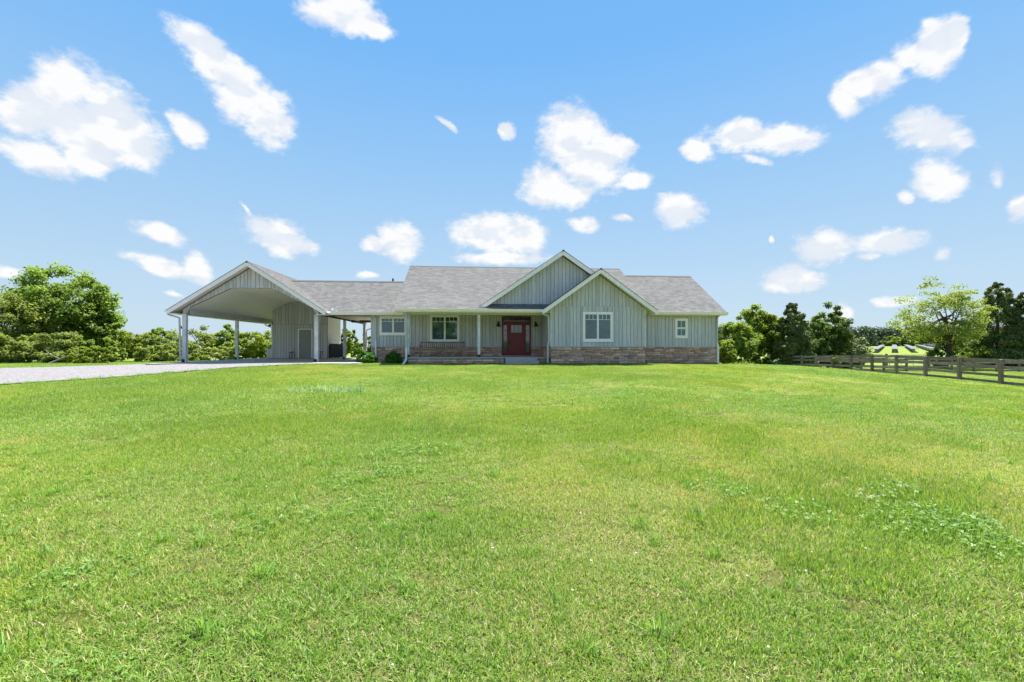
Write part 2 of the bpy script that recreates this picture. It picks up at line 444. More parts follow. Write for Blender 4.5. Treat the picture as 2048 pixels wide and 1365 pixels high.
class MB:
    """collects faces; build() links them as one mesh object"""
    def __init__(s): s.v = []; s.f = []; s.uv = []; s.mi = []
    def face(s, pts, uv=None, mi=0):
        b = len(s.v); s.v += [tuple(q) for q in pts]; s.f.append(tuple(range(b, b + len(pts))))
        s.uv.append(uv); s.mi.append(mi)
    def hull(s, bottom, top):
        """prism between two equal polygons"""
        b = len(s.v); n = len(bottom)
        s.v += [tuple(q) for q in bottom] + [tuple(q) for q in top]
        fs = [tuple(range(b + n - 1, b - 1, -1)), tuple(range(b + n, b + 2 * n))]
        fs += [(b + i, b + (i + 1) % n, b + n + (i + 1) % n, b + n + i) for i in range(n)]
        s.f += fs; s.uv += [None] * len(fs); s.mi += [0] * len(fs)
    def box(s, a, b):
        x0, y0, z0 = [min(p) for p in zip(a, b)]; x1, y1, z1 = [max(p) for p in zip(a, b)]
        s.hull([(x0, y0, z0), (x1, y0, z0), (x1, y1, z0), (x0, y1, z0)], [(x0, y0, z1), (x1, y0, z1), (x1, y1, z1), (x0, y1, z1)])
    def bar(s, p0, p1, w, h, up=(0, 0, 1)):
        p0, p1 = Vector(p0), Vector(p1); d = (p1 - p0).normalized(); u = Vector(up)
        x = d.cross(u).normalized() * w / 2; y = x.cross(d).normalized() * h / 2
        s.hull([p0 - x - y, p0 + x - y, p0 + x + y, p0 - x + y], [p1 - x - y, p1 + x - y, p1 + x + y, p1 - x + y])
    def tube(s, pts, rad, n=8, cap=True):
        pts = [Vector(q) for q in pts]
        if not hasattr(rad, '__len__'): rad = [rad] * len(pts)
        b = len(s.v)
        for i, q in enumerate(pts):
            d = (pts[min(i + 1, len(pts) - 1)] - pts[max(i - 1, 0)]).normalized()
            a = Vector((0, 0, 1)) if abs(d.z) < 0.9 else Vector((1, 0, 0))
            x = d.cross(a).normalized(); y = x.cross(d)
            for k in range(n):
                t = 2 * math.pi * k / n
                s.v.append(tuple(q + (x * math.cos(t) + y * math.sin(t)) * rad[i]))
        for i in range(len(pts) - 1):
            for k in range(n):
                s.f.append((b + i * n + k, b + i * n + (k + 1) % n, b + (i + 1) * n + (k + 1) % n, b + (i + 1) * n + k)); s.uv.append(None); s.mi.append(0)
        if cap:
            s.f.append(tuple(b + k for k in range(n))); s.f.append(tuple(b + (len(pts) - 1) * n + k for k in reversed(range(n)))); s.uv += [None, None]; s.mi += [0, 0]
    def lathe(s, prof, c=(0, 0, 0), n=14):
        b = len(s.v)
        for r, z in prof:
            for k in range(n):
                t = 2 * math.pi * k / n
                s.v.append((c[0] + r * math.cos(t), c[1] + r * math.sin(t), c[2] + z))
        for i in range(len(prof) - 1):
            for k in range(n):
                s.f.append((b + i * n + k, b + i * n + (k + 1) % n, b + (i + 1) * n + (k + 1) % n, b + (i + 1) * n + k)); s.uv.append(None); s.mi.append(0)
    def build(s, name, mat, parent=None, org=(0, 0, 0), smooth=False, bevel=0.0):
        me = bpy.data.meshes.new(name)
        o = Vector(org)
        me.from_pydata([tuple(Vector(q) - o) for q in s.v], [], s.f)
        for mm in (mat if isinstance(mat, (list, tuple)) else [mat]): me.materials.append(mm)
        if any(s.mi): me.polygons.foreach_set('material_index', s.mi)
        if any(u is not None for u in s.uv):
            lay = me.uv_layers.new(name='uv')
            for p_, u in zip(me.polygons, s.uv):
                if u is not None:
                    for li, c in zip(p_.loop_indices, u): lay.data[li].uv = c
        if smooth: me.polygons.foreach_set('use_smooth', [True] * len(me.polygons))
        me.update()
        ob = bpy.data.objects.new(name, me)
        col.objects.link(ob)
        if parent is not None: ob.parent = parent
        if bevel:
            md = ob.modifiers.new('bevel', 'BEVEL'); md.width = bevel; md.segments = 1; md.limit_method = 'ANGLE'
        return ob

# ------------------------------------------------------------------ terrain
TP = np.array([
    (0, 0, 0), (0, -12, -.28), (-14, 0, .02), (14, 0, -.22), (0, 11, .30), (-8, 12, .36), (9, 12, .12), (-16, 14, .36), (-24.7, 21, .45), (-26, 12, .25),
    (-8, 22.5, .575), (-2, 22.6, .57), (3, 22.6, .57), (7.4, 23.2, .56), (12.6, 26, .47), (16, 26, .36), (-16, 23, .60), (-14, 30, .62), (-8, 34, .60),
    (-3, 38, .5), (6, 40, .4), (14, 36, .1), (19, 19, -.18), (24.9, 23.2, -.47), (27.4, 45, -.72), (20, 34, .0), (21, 44, -.22), (22, 52, -.35), (40, 46, -.98), (52, 46, -1.05), (40, 25, -.95),
    (30, 8, -.8), (-31, 33, .22), (-20, 42, .25), (-45, 45, .0), (-60, 20, .1), (0, 60, 0), (-40, 90, -1.2), (0, 120, -1.2), (45, 57, -1.05), (62, 57, -1.2), (70, 30, -1.4), (60, 0, -1.2),
    (92, 110, -1.1), (134, 160, -.6), (160, 150, -.5), (205, 245, .85), (280, 335, 2.1), (0, 250, -1.5), (0, -80, -1.5), (80, -80, -2), (-80, -80, -1), (-150, 100, -1)], dtype=float)
def _warp(x, y):
    r = np.sqrt(x * x + y * y) + 1e-9
    k = np.log1p(r / 25.0) * 25.0 / r
    return x * k, y * k
def _phi(d2):
    return 0.5 * d2 * np.log(d2 + 1e-9)
_tx, _ty = _warp(TP[:, 0], TP[:, 1])
_n = len(TP)
_K = _phi((_tx[:, None] - _tx[None]) ** 2 + (_ty[:, None] - _ty[None]) ** 2) + np.eye(_n) * 1.5
_Q = np.stack([np.ones(_n), _tx, _ty], 1)
_S = np.block([[_K, _Q], [_Q.T, np.zeros((3, 3))]])
_W = np.linalg.solve(_S, np.concatenate([TP[:, 2], [0, 0, 0]]))
def terrain(x, y):
    x = np.asarray(x, float); y = np.asarray(y, float)
    sh = x.shape
    a, b = _warp(x.ravel(), y.ravel())
    z = np.zeros(a.shape)
    for i0 in range(0, len(a), 20000):
        s_ = slice(i0, i0 + 20000)
        d2 = (a[s_, None] - _tx[None]) ** 2 + (b[s_, None] - _ty[None]) ** 2
        z[s_] = _phi(d2) @ _W[:_n] + _W[_n] + _W[_n + 1] * a[s_] + _W[_n + 2] * b[s_]
    r = np.sqrt(x.ravel() ** 2 + y.ravel() ** 2)
    far = np.clip((r - 420) / 500, 0, 1)
    z = z * (1 - far) + far * 1.2
    return z.reshape(sh)
def T(x, y): return float(terrain(np.array([x]), np.array([y]))[0])

def point_in(poly, x, y):
    inside = np.zeros(x.shape, bool)
    n = len(poly)
    for i in range(n):
        x0, y0 = poly[i]; x1, y1 = poly[(i + 1) % n]
        c = ((y0 > y) != (y1 > y)) & (x < (x1 - x0) * (y - y0) / (y1 - y0 + 1e-12) + x0)
        inside ^= c
    return inside

# ground: polar sheet, dense near the camera, out to the horizon
def build_ground():
    rs = np.concatenate([np.linspace(0.6, 60, 190), np.geomspace(61, 2600, 60)])
    na = 420
    th = np.linspace(0, 2 * np.pi, na, endpoint=False)
    X = rs[:, None] * np.cos(th)[None]; Y = rs[:, None] * np.sin(th)[None]
    Z = terrain(X, Y)
    bumps = 0.02 * np.sin(X * 1.7 + Y * .6) * np.sin(Y * 1.3 - X * .4) * np.clip(1 - rs[:, None] / 60, 0, 1)
    Z = Z + bumps
    v = [(0, 0, T(0, 0))] + list(zip(X.ravel(), Y.ravel(), Z.ravel()))
    f = [(0, 1 + k, 1 + (k + 1) % na) for k in range(na)]
    for i in range(len(rs) - 1):
        for k in range(na):
            a = 1 + i * na + k; b = 1 + i * na + (k + 1) % na
            f.append((a, a + na, b + na, b))
    me = bpy.data.meshes.new('ground'); me.from_pydata(v, [], f); me.materials.append(M['ground'])
    me.polygons.foreach_set('use_smooth', [True] * len(f)); me.update()
    o = bpy.data.objects.new('ground', me); col.objects.link(o)
    tag(o, 'open grassy ground falling gently away from the house', 'ground', kind='structure')
build_ground()

# ------------------------------------------------------------------ house frame: u along the front, v away from the camera
HA = R(4.65)
CA, SA = math.cos(HA), math.sin(HA)
def H2W(u, v): return (u * CA - v * SA, u * SA + v * CA)
ORG = (1.0, 24.0, 0.57)
hx, hy = H2W(ORG[0], ORG[1])
house = empty('house', (hx, hy, ORG[2]), HA)
tag(house, 'long single storey grey board house with stone base, red front door and open carport', 'house')
def part(mb, name, mat, parent=None, **k): return mb.build(name, mat, parent if parent is not None else house, ORG, **k)

U, V, Z3 = Vector((1, 0, 0)), Vector((0, 1, 0)), Vector((0, 0, 1))
class Face:
    """a wall plane: a runs along it, z up, n outwards"""
    def __init__(s, kind, at):
        if kind == 'front': s.o, s.a, s.n = Vector((0, at, 0)), U, -V
        elif kind == 'right': s.o, s.a, s.n = Vector((at, 0, 0)), V, U
        elif kind == 'left': s.o, s.a, s.n = Vector((at, 0, 0)), V, -U
        else: s.o, s.a, s.n = Vector((0, at, 0)), U, V
    def p(s, a, z, d=0.0): return s.o + s.a * a + Z3 * z + s.n * d
    def prism(s, mb, poly, d0, d1): mb.hull([s.p(a, z, d0) for a, z in poly], [s.p(a, z, d1) for a, z in poly])
    def rect(s, mb, a0, a1, z0, z1, d0, d1): s.prism(mb, [(a0, z0), (a1, z0), (a1, z1), (a0, z1)], d0, d1)

BOARDS = []          # (face, wall object, polygon)
def siding(face, wall, a0, a1, zb, zt, holes=(), apex=None, bw=(0.17, 0.235), seed=1):
    """vertical boards between heights zb(a) and zt(a), cut round the holes"""
    r = random.Random(seed)
    cuts = [a0]; a = a0
    while a < a1 - 0.12:
        a = a + r.uniform(*bw)
        cuts.append(min(a, a1))
    cuts[-1] = a1
    for h in holes:
        for e in (h[0], h[1]):
            k = min(range(len(cuts)), key=lambda i: abs(cuts[i] - e))
            if 0 < k < len(cuts) - 1: cuts[k] = e
    cuts = sorted(set(round(c, 4) for c in cuts))
    g = 0.0105
    for c0, c1 in zip(cuts, cuts[1:]):
        b0, b1 = c0 + g, c1 - g
        if b1 - b0 < 0.03: continue
        mid = (b0 + b1) / 2
        segs = [None]
        hh = [h for h in holes if h[0] - .01 < mid < h[1] + .01]
        spans = [(0.0, None)]
        if hh:
            h = hh[0]
            lo = (lambda q: zb(q)), (lambda q, h=h: h[2] - .012)
            hi = (lambda q, h=h: h[3] + .012), (lambda q: zt(q))
            pairs = [lo, hi]
        else:
            pairs = [(zb, zt)]
        for fb, ft in pairs:
            xs = [b0, b1]
            if apex is not None and b0 < apex < b1: xs = [b0, apex, b1]
            bot = [(x, fb(x)) for x in xs]; top = [(x, ft(x)) for x in xs]
            if max(t_[1] - b_[1] for t_, b_ in zip(top, bot)) < 0.06: continue
            top = [(x, max(z, fb(x) + 0.004)) for x, z in top]
            BOARDS.append((face, wall, bot + top[::-1], r.uniform(0.016, 0.026)))

STONES = []          # (face, wall, a0, a1, z0, z1)
def stonework(face, wall, a0, a1, z0, z1, seed=1):
    r = random.Random(seed)
    z = z0
    while z < z1 - 0.03:
        h = min(r.choice([0.06, 0.075, 0.085, 0.10, 0.12]), z1 - z)
        if z1 - (z + h) < 0.04: h = z1 - z
        a = a0 - r.uniform(0, 0.2)
        while a < a1:
            l = r.uniform(0.20, 0.58)
            b = a + l
            aa, bb = max(a, a0), min(b, a1)
            if a1 - bb < 0.10: bb = a1
            if bb - aa > 0.05: STONES.append((face, wall, aa, bb, z, z + h, r.uniform(0.03, 0.07)))
            a = b if bb < a1 else a1 + 1
        z += h

def backing(face, poly, name='wall', thick=0.16, mat='groove', parent=None):
    mb = MB(); face.prism(mb, poly, -thick, 0.0)
    return part(mb, name, M[mat], parent)

EAVE = 3.40
STONE_T = 1.49
G = 0.35      # foot of the walls, below the turf

# ---- small front gable wall (bedroom)
f1 = Face('front', 23.60)
g1z = lambda a: 5.33 - 0.70 * abs(a - 6.50)
w1 = backing(f1, [(3.96, G), (9.03, G), (9.03, g1z(9.03)), (6.50, 5.33), (3.96, g1z(3.96))])
WIN1 = (5.66, 7.27, 1.80, 3.36)
siding(f1, w1, 3.97, 9.02, lambda a: STONE_T + .05, lambda a: min(3.615, g1z(a)), [WIN1], seed=3)
siding(f1, w1, 4.0, 9.0, lambda a: 3.655, g1z, apex=6.50, seed=4)
stonework(f1, w1, 3.96, 9.03, G + .1, STONE_T, 3)
mb = MB(); f1.rect(mb, 3.93, 9.06, STONE_T, STONE_T + .045, 0, .075); part(mb, 'stone_cap', M['siding'], w1)
mb = MB(); f1.rect(mb, 4.0, 9.0, 3.617, 3.65, 0, .03); part(mb, 'seam_strip', M['siding'], w1)
for a in (3.96, 9.03):
    mb = MB(); f1.rect(mb, a - .035, a + .035, STONE_T + .05, 3.50, -.03, .032); part(mb, 'corner_trim', M['post'], w1)
fs = Face('right', 9.03)
ws = backing(fs, [(23.62, G), (27.0, G), (27.0, 5.0), (23.62, 3.5)])
fl = Face('left', 3.96)
wl_ = backing(fl, [(23.62, G), (26.7, G), (26.7, 3.5), (23.62, 3.5)])
siding(fl, wl_, 23.66, 26.68, lambda a: STONE_T + .03, lambda a: 3.38, seed=8)
stonework(fl, wl_, 23.62, 26.69, .95, STONE_T, 8)

# ---- right wing wall
f2 = Face('front', 25.60)
w2 = backing(f2, [(9.0, G - .15), (14.14, G - .15), (14.14, EAVE), (9.0, EAVE)])
WIN2 = (11.58, 12.34, 2.035, 3.165)
siding(f2, w2, 9.06, 14.10, lambda a: STONE_T + .05, lambda a: 3.36, [WIN2], seed=5)
stonework(f2, w2, 9.06, 14.13, G, STONE_T, 5)
mb = MB(); f2.rect(mb, 9.06, 14.16, STONE_T, STONE_T + .045, 0, .075); part(mb, 'stone_cap', M['siding'], w2)
fr = Face('right', 14.14)
w2r = backing(fr, [(25.6, G - .3), (33.6, G - .3), (33.6, EAVE), (29.6, 6.0), (25.6, EAVE)])
mb = MB(); fr.rect(mb, 25.56, 25.7, STONE_T, 3.38, 0, .03); part(mb, 'corner_trim', M['siding'], w2r)
stonework(fr, w2r, 25.57, 27.6, G - .1, STONE_T, 15)
siding(fr, w2r, 25.7, 33.5, lambda a: STONE_T + .03, lambda a: min(EAVE, 3.4), bw=(.3, .36), seed=16)

# ---- main wall behind the porch and under the low left roof
f3 = Face('front', 26.70)
w3 = backing(f3, [(-5.92, G), (3.95, G), (3.95, 3.42), (-5.92, 3.42)])
WIN3 = (-2.60, -0.90, 1.81, 3.38)
WIN4 = (-5.47, -3.93, 2.20, 3.28)
DOOR = (1.58, 3.28, 0.97, 3.30)
siding(f3, w3, -5.90, 3.93, lambda a: STONE_T + .05, lambda a: 3.40, [WIN4, WIN3, (DOOR[0], DOOR[1], 0.9, 3.30)], seed=6)
stonework(f3, w3, -5.92, -3.48, G + .05, STONE_T, 61)
stonework(f3, w3, -3.48, DOOR[0] - .01, 0.975, STONE_T, 62)
stonework(f3, w3, DOOR[1] + .01, 3.94, 0.975, STONE_T, 63)
for a0, a1 in ((-5.95, DOOR[0] - .01), (DOOR[1] + .01, 3.94)):
    mb = MB(); f3.rect(mb, a0, a1, STONE_T, STONE_T + .045, 0, .075); part(mb, 'stone_cap', M['siding'], w3)
mb = MB(); f3.rect(mb, -5.96, -5.84, STONE_T + .05, 3.40, -.02, .032); part(mb, 'corner_trim', M['siding'], w3)
f3l = Face('left', -5.92)
w3l = backing(f3l, [(26.72, G), (32.5, G), (32.5, EAVE), (26.72, EAVE)])
siding(f3l, w3l, 26.74, 32.45, lambda a: STONE_T + .03, lambda a: 3.38, bw=(.3, .36), seed=17)
# gable end of the main roof, above the low roof, and the back of the house
f5 = Face('left', -3.72)
w5 = backing(f5, [(24.3, 3.45), (34.9, 3.45), (29.6, 6.35)])
siding(f5, w5, 24.8, 34.4, lambda a: 3.5, lambda a: 6.30 - .544 * abs(a - 29.6), bw=(.3, .36), apex=29.6, seed=18)
f6 = Face('right', 9.10)
w6 = backing(f6, [(24.3, 3.45), (34.9, 3.45), (29.6, 6.35)])
f7 = Face('back', 33.4)
w7 = backing(f7, [(-5.9, .2), (14.1, .2), (14.1, 3.42), (-5.9, 3.42)])

# ---- big gable wall above the porch
f4 = Face('front', 24.36)
g4z = lambda a: 6.42 - 0.68 * abs(a - 4.70)
w4 = backing(f4, [(0.55, 3.55), (8.85, 3.55), (8.85, g4z(8.85)), (4.70, 6.42), (0.55, g4z(0.55))])
siding(f4, w4, 0.6, 8.8, lambda a: 3.70, g4z, apex=4.70, seed=7)

# ------------------------------------------------------------------ roofs
def slope(name, u0, u1, ve, ze, vr, zr, axis='v', steps=None, parent=None, thick=0.16):
    """stepped shingle courses from the eave (ve,ze) up to the ridge (vr,zr); u0,u1 numbers or functions of z"""
    F0 = u0 if callable(u0) else (lambda z: u0)
    F1 = u1 if callable(u1) else (lambda z: u1)
    L = math.hypot(vr - ve, zr - ze)
    n = steps or max(2, int(round(L / 0.143)))
    nx, nz = -(zr - ze) / L, (vr - ve) / L         # normal in the (run, z) plane
    if nz < 0: nx, nz = -nx, -nz
    P = (lambda a, r, z: (a, r, z)) if axis == 'v' else (lambda a, r, z: (r, a, z))
    mb = MB()
    st = 0.011
    prev = None
    for i in range(n):
        s0, s1 = i / n, (i + 1) / n
        r0, z0 = ve + (vr - ve) * s0, ze + (zr - ze) * s0
        r1, z1 = ve + (vr - ve) * s1, ze + (zr - ze) * s1
        a0, a1, b0, b1 = F0(z0), F1(z0), F0(z1), F1(z1)
        lo = (r0 + nx * st, z0 + nz * st)           # the butt of each course stands proud
        hi = (r1 + nx * .001, z1 + nz * .001)
        mb.face([P(a0, *lo), P(a1, *lo), P(b1, *hi), P(b0, *hi)], [(a0, s0 * L), (a1, s0 * L), (b1, s1 * L), (b0, s1 * L)])
        mb.face([P(a0, r0, z0), P(a1, r0, z0), P(a1, *lo), P(a0, *lo)], [(a0, s0 * L)] * 4)
    # underside and edges
    dn = (0, -thick)
    q = [P(F0(ze), ve, ze), P(F1(ze), ve, ze), P(F1(zr), vr, zr), P(F0(zr), vr, zr)]
    qd = [(x, y, z - thick) for x, y, z in q]
    mb.face(qd[::-1], mi=1)
    for i in range(4):
        j = (i + 1) % 4
        mb.face([qd[i], qd[j], q[j], q[i]], mi=1)
    return part(mb, name, [M['shingle'], M['soffit']], parent)

def rake(p_low, p_top, v0, v1, hgt, parent, mat='white', name='fascia'):
    """a sloping fascia board in the plane of a gable, from (u,z) low to (u,z) top"""
    (a0, z0), (a1, z1) = p_low, p_top
    mb = MB()
    mb.hull([(a0, v0, z0 - hgt), (a1, v0, z1 - hgt), (a1, v0, z1), (a0, v0, z0)], [(a0, v1, z0 - hgt), (a1, v1, z1 - hgt), (a1, v1, z1), (a0, v1, z0)])
    return part(mb, name, M[mat], parent)

def gutter(u0, u1, v, ztop, parent, h=0.125):
    mb = MB()
    prof = [(0.0, -h), (-.055, -h), (-.085, -h * .55), (-.10, 0.0), (-.112, 0.0), (-.112, .012), (-.09, .012), (-.075, -h * .5), (-.05, -h + .012), (0, -h + .012)]
    mb.hull([(u0, v + a, ztop + b) for a, b in prof], [(u1, v + a, ztop + b) for a, b in prof])
    return part(mb, 'gutter', M['white'], parent)

# main roof
rf = slope('roof', -4.15, lambda z: 9.59 if z > 3.85 else 9.0, 23.72, 3.47, 29.6, 6.68)
slope('roof', -4.15, 9.59, 35.5, 3.47, 29.6, 6.68)
mb = MB(); mb.hull([(-4.16, 29.45, 6.60), (-4.16, 29.75, 6.60), (-4.16, 29.6, 6.715)], [(9.60, 29.45, 6.60), (9.60, 29.75, 6.60), (9.60, 29.6, 6.715)]); part(mb, 'ridge_cap', M['ridge'], rf)
gutter(-4.15, 3.52, 23.72, 3.465, rf)
mb = MB(); mb.box((-4.15, 23.722, 3.30), (3.95, 23.752, 3.455)); part(mb, 'fascia', M['white'], rf)
for s in (-1, 1):
    mb = MB(); e = 29.6 + s * 5.88
    mb.hull([(-4.175, e, 3.25), (-4.175, 29.6, 6.46), (-4.175, 29.6, 6.60), (-4.175, e, 3.39)], [(-4.152, e, 3.25), (-4.152, 29.6, 6.46), (-4.152, 29.6, 6.60), (-4.152, e, 3.39)])
    part(mb, 'fascia', M['white'], rf)
# big gable
r4 = slope('roof', 24.0, 29.6, 0.12, 3.56, 4.70, 6.67, axis='u')
slope('roof', 24.0, 29.6, 9.28, 3.56, 4.70, 6.67, axis='u', parent=None)
for p0 in ((0.12, 3.545), (9.28, 3.545)):
    rake(p0, (4.70, 6.655), 23.965, 23.998, 0.25, r4)
    rake((p0[0], p0[1] + .022), (4.70, 6.677), 23.945, 23.9995, 0.02, r4, 'ridge', 'shingle_edge')
mb = MB(); mb.hull([(4.58, 23.95, 6.60), (4.82, 23.95, 6.60), (4.70, 23.95, 6.70)], [(4.58, 29.6, 6.60), (4.82, 29.6, 6.60), (4.70, 29.6, 6.70)]); part(mb, 'ridge_cap', M['ridge'], r4)
# small gable
r1 = slope('roof', 23.12, 27.9, 3.47, 3.42, 6.50, 5.57, axis='u')
slope('roof', 23.12, 27.9, 9.53, 3.42, 6.50, 5.57, axis='u')
for p0 in ((3.47, 3.405), (9.53, 3.405)):
    rake(p0, (6.50, 5.555), 23.085, 23.118, 0.23, r1)
    rake((p0[0], p0[1] + .022), (6.50, 5.577), 23.065, 23.1195, 0.02, r1, 'ridge', 'shingle_edge')
mb = MB(); mb.hull([(6.38, 23.07, 5.50), (6.62, 23.07, 5.50), (6.50, 23.07, 5.60)], [(6.38, 27.8, 5.50), (6.62, 27.8, 5.50), (6.50, 27.8, 5.60)]); part(mb, 'ridge_cap', M['ridge'], r1)
# short eave returns of the small gable
gm = MB(); gm.box((9.53, 23.15, 3.30), (9.62, 25.2, 3.43)); part(gm, 'gutter', M['white'], r1)
gm = MB(); gm.box((3.38, 23.15, 3.30), (3.47, 23.72, 3.43)); part(gm, 'gutter', M['white'], r1)
# right wing
r2 = slope('roof', 8.6, 14.48, 25.15, 3.50, 29.6, 6.25)
slope('roof', 8.6, 14.48, 34.05, 3.50, 29.6, 6.25)
mb = MB(); mb.hull([(9.3, 29.45, 6.18), (9.3, 29.75, 6.18), (9.3, 29.6, 6.285)], [(14.49, 29.45, 6.18), (14.49, 29.75, 6.18), (14.49, 29.6, 6.285)]); part(mb, 'ridge_cap', M['ridge'], r2)
gutter(9.60, 14.52, 25.15, 3.495, r2)
mb = MB(); mb.box((9.2, 25.152, 3.33), (14.48, 25.18, 3.485)); part(mb, 'fascia', M['white'], r2)
for s in (-1, 1):
    mb = MB(); e = 29.6 + s * 4.45
    mb.hull([(14.482, e, 3.30), (14.482, 29.6, 6.05), (14.482, 29.6, 6.17), (14.482, e, 3.42)], [(14.505, e, 3.30), (14.505, 29.6, 6.05), (14.505, 29.6, 6.17), (14.505, e, 3.42)])
    part(mb, 'fascia', M['white'], r2)
mb = MB(); mb.box((9.04, 25.18, 3.33), (14.47, 25.6, 3.36)); part(mb, 'soffit', M['soffit'], r2)
# carport roof
CR, CZ, CS = -12.20, 6.10, 0.647
rc = slope('roof', 25.5, 37.8, -16.27, 3.467, CR, CZ, axis='u')
slope('roof', 25.5, 37.8, -8.13, 3.467, CR, CZ, axis='u')
for p0 in ((-16.27, 3.452), (-8.13, 3.452)):
    rake(p0, (CR, CZ - .015), 25.465, 25.498, 0.235, rc)
    rake((p0[0], p0[1] + .022), (CR, CZ + .007), 25.445, 25.4995, 0.02, rc, 'ridge', 'shingle_edge')
mb = MB(); mb.hull([(CR - .12, 25.45, 6.03), (CR + .12, 25.45, 6.03), (CR, 25.45, 6.13)], [(CR - .12, 37.8, 6.03), (CR + .12, 37.8, 6.03), (CR, 37.8, 6.13)]); part(mb, 'ridge_cap', M['ridge'], rc)
mb = MB(); mb.box((-16.37, 25.47, 3.36), (-16.275, 37.8, 3.475)); part(mb, 'gutter', M['white'], rc)
mb = MB(); mb.box((-8.12, 25.47, 3.36), (-8.03, 26.2, 3.475)); part(mb, 'gutter', M['white'], rc)
# low left roof, running into the carport slope along a valley
val = lambda z: CR + (CZ - z) / CS - 0.12
r3 = slope('roof', val, -3.74, 26.20, 3.455, 29.6, 5.67)
slope('roof', val, -3.74, 33.0, 3.455, 29.6, 5.67)
mb = MB(); mb.hull([(-11.5, 29.46, 5.605), (-11.5, 29.74, 5.605), (-11.5, 29.6, 5.705)], [(-3.75, 29.46, 5.605), (-3.75, 29.74, 5.605), (-3.75, 29.6, 5.705)]); part(mb, 'ridge_cap', M['ridge'], r3)
gutter(-8.15, -3.80, 26.20, 3.45, r3)
mb = MB(); mb.box((-8.1, 26.202, 3.29), (-3.8, 26.23, 3.44)); part(mb, 'fascia', M['white'], r3)
for (u, v, z) in ((-7.98, 26.13, 3.47), (9.72, 25.08, 3.51)):
    mb = MB(); mb.bar((u, v, z + .06), (u + .28, v, z + .06), .02, .13); mb.bar((u, v + .01, z + .06), (u, v + .28, z + .14), .02, .13); part(mb, 'splash_guard', M['vinyl'], r3 if u < 0 else r2)
mb = MB(); mb.tube([(-5.35, 30.3, 5.2), (-5.35, 30.3, 5.98)], .055, 10); part(mb, 'vent_pipe', M['black'], r3)

# ------------------------------------------------------------------ porch
mb = MB(); mb.box((-3.48, 23.93, 0.90), (3.93, 26.69, 0.97)); pf = part(mb, 'porch_floor', M['concrete'])
f8 = Face('front', 24.0)
w8 = backing(f8, [(-3.46, G), (3.95, G), (3.95, 0.898), (-3.46, 0.898)], 'porch_base', 0.3, 'mortar')
stonework(f8, w8, -3.46, 1.56, G + .1, 0.895, 81)
stonework(f8, w8, 3.29, 3.94, G + .1, 0.895, 82)
mb = MB(); mb.box((1.58, 23.62, 0.45), (3.26, 23.925, 0.955)); part(mb, 'step', M['concrete'], bevel=.012)
mb = MB(); mb.box((1.57, 23.30, 0.40), (3.30, 23.615, 0.785)); part(mb, 'step', M['concrete'], bevel=.012)
mb = MB(); mb.box((-3.72, 24.02, 3.20), (3.95, 24.18, 3.34)); part(mb, 'porch_beam', M['siding'])
mb = MB(); mb.box((-3.72, 23.76, 3.345), (3.95, 26.69, 3.375)); part(mb, 'porch_ceiling', M['soffit'])
for u in (-3.47, 0.205):
    mb = MB(); mb.box((u - .07, 24.03, 0.972), (u + .07, 24.17, 3.198)); pp = part(mb, 'porch_post', M['post'], bevel=.008)
    mb = MB(); mb.box((u - .085, 24.015, 0.974), (u + .085, 24.185, 1.10)); part(mb, 'post_shoe', M['black'], pp, bevel=.006)

def downspout(pts, mat='metal', r=.042, low=None):
    mb = MB()
    for a, b in zip(pts, pts[1:]): mb.bar(a, b, r * 2, r * 1.6, up=(0, 1, 0.02))
    o = part(mb, 'downspout', M[mat], bevel=.006)
    if low:
        mb = MB()
        for a, b in zip(low, low[1:]): mb.bar(a, b, r * 2.25, r * 1.9, up=(0, 1, 0.02))
        part(mb, 'drain_pipe', M['pipe'], o)
    return o
downspout([(-3.62, 23.80, 3.34), (-3.55, 23.90, 3.20), (-3.55, 23.95, 0.95)], low=[(-3.55, 23.945, 1.5), (-3.55, 23.94, 0.86), (-3.72, 23.80, 0.56)])
downspout([(3.46, 23.70, 3.36), (3.56, 23.62, 3.22), (3.83, 23.56, 3.12), (3.86, 23.555, 1.8), (3.79, 23.55, 1.62), (3.79, 23.54, 0.55)], 'metal', .04)
downspout([(-5.66, 26.2, 3.33), (-5.66, 26.55, 3.18), (-5.66, 26.62, 1.6)], low=[(-5.66, 26.58, 1.85), (-5.66, 26.58, 0.5)])
downspout([(14.10, 25.2, 3.38), (14.10, 25.50, 3.22), (14.10, 25.55, 1.5)], low=[(14.13, 25.50, 1.62), (14.13, 25.50, 0.42)])
downspout([(-16.29, 25.6, 3.36), (-16.29, 25.6, 3.24), (-15.88, 25.9, 3.08), (-15.83, 25.9, 0.75)], 'metal', .04)
downspout([(-16.29, 36.9, 3.36), (-16.29, 36.9, 3.20), (-15.80, 36.9, 3.02), (-15.77, 36.95, 0.7)], 'metal', .04)
downspout([(-6.0, 32.9, 3.2), (-7.65, 32.95, 2.72), (-7.68, 32.95, .6)], 'pipe', .04)

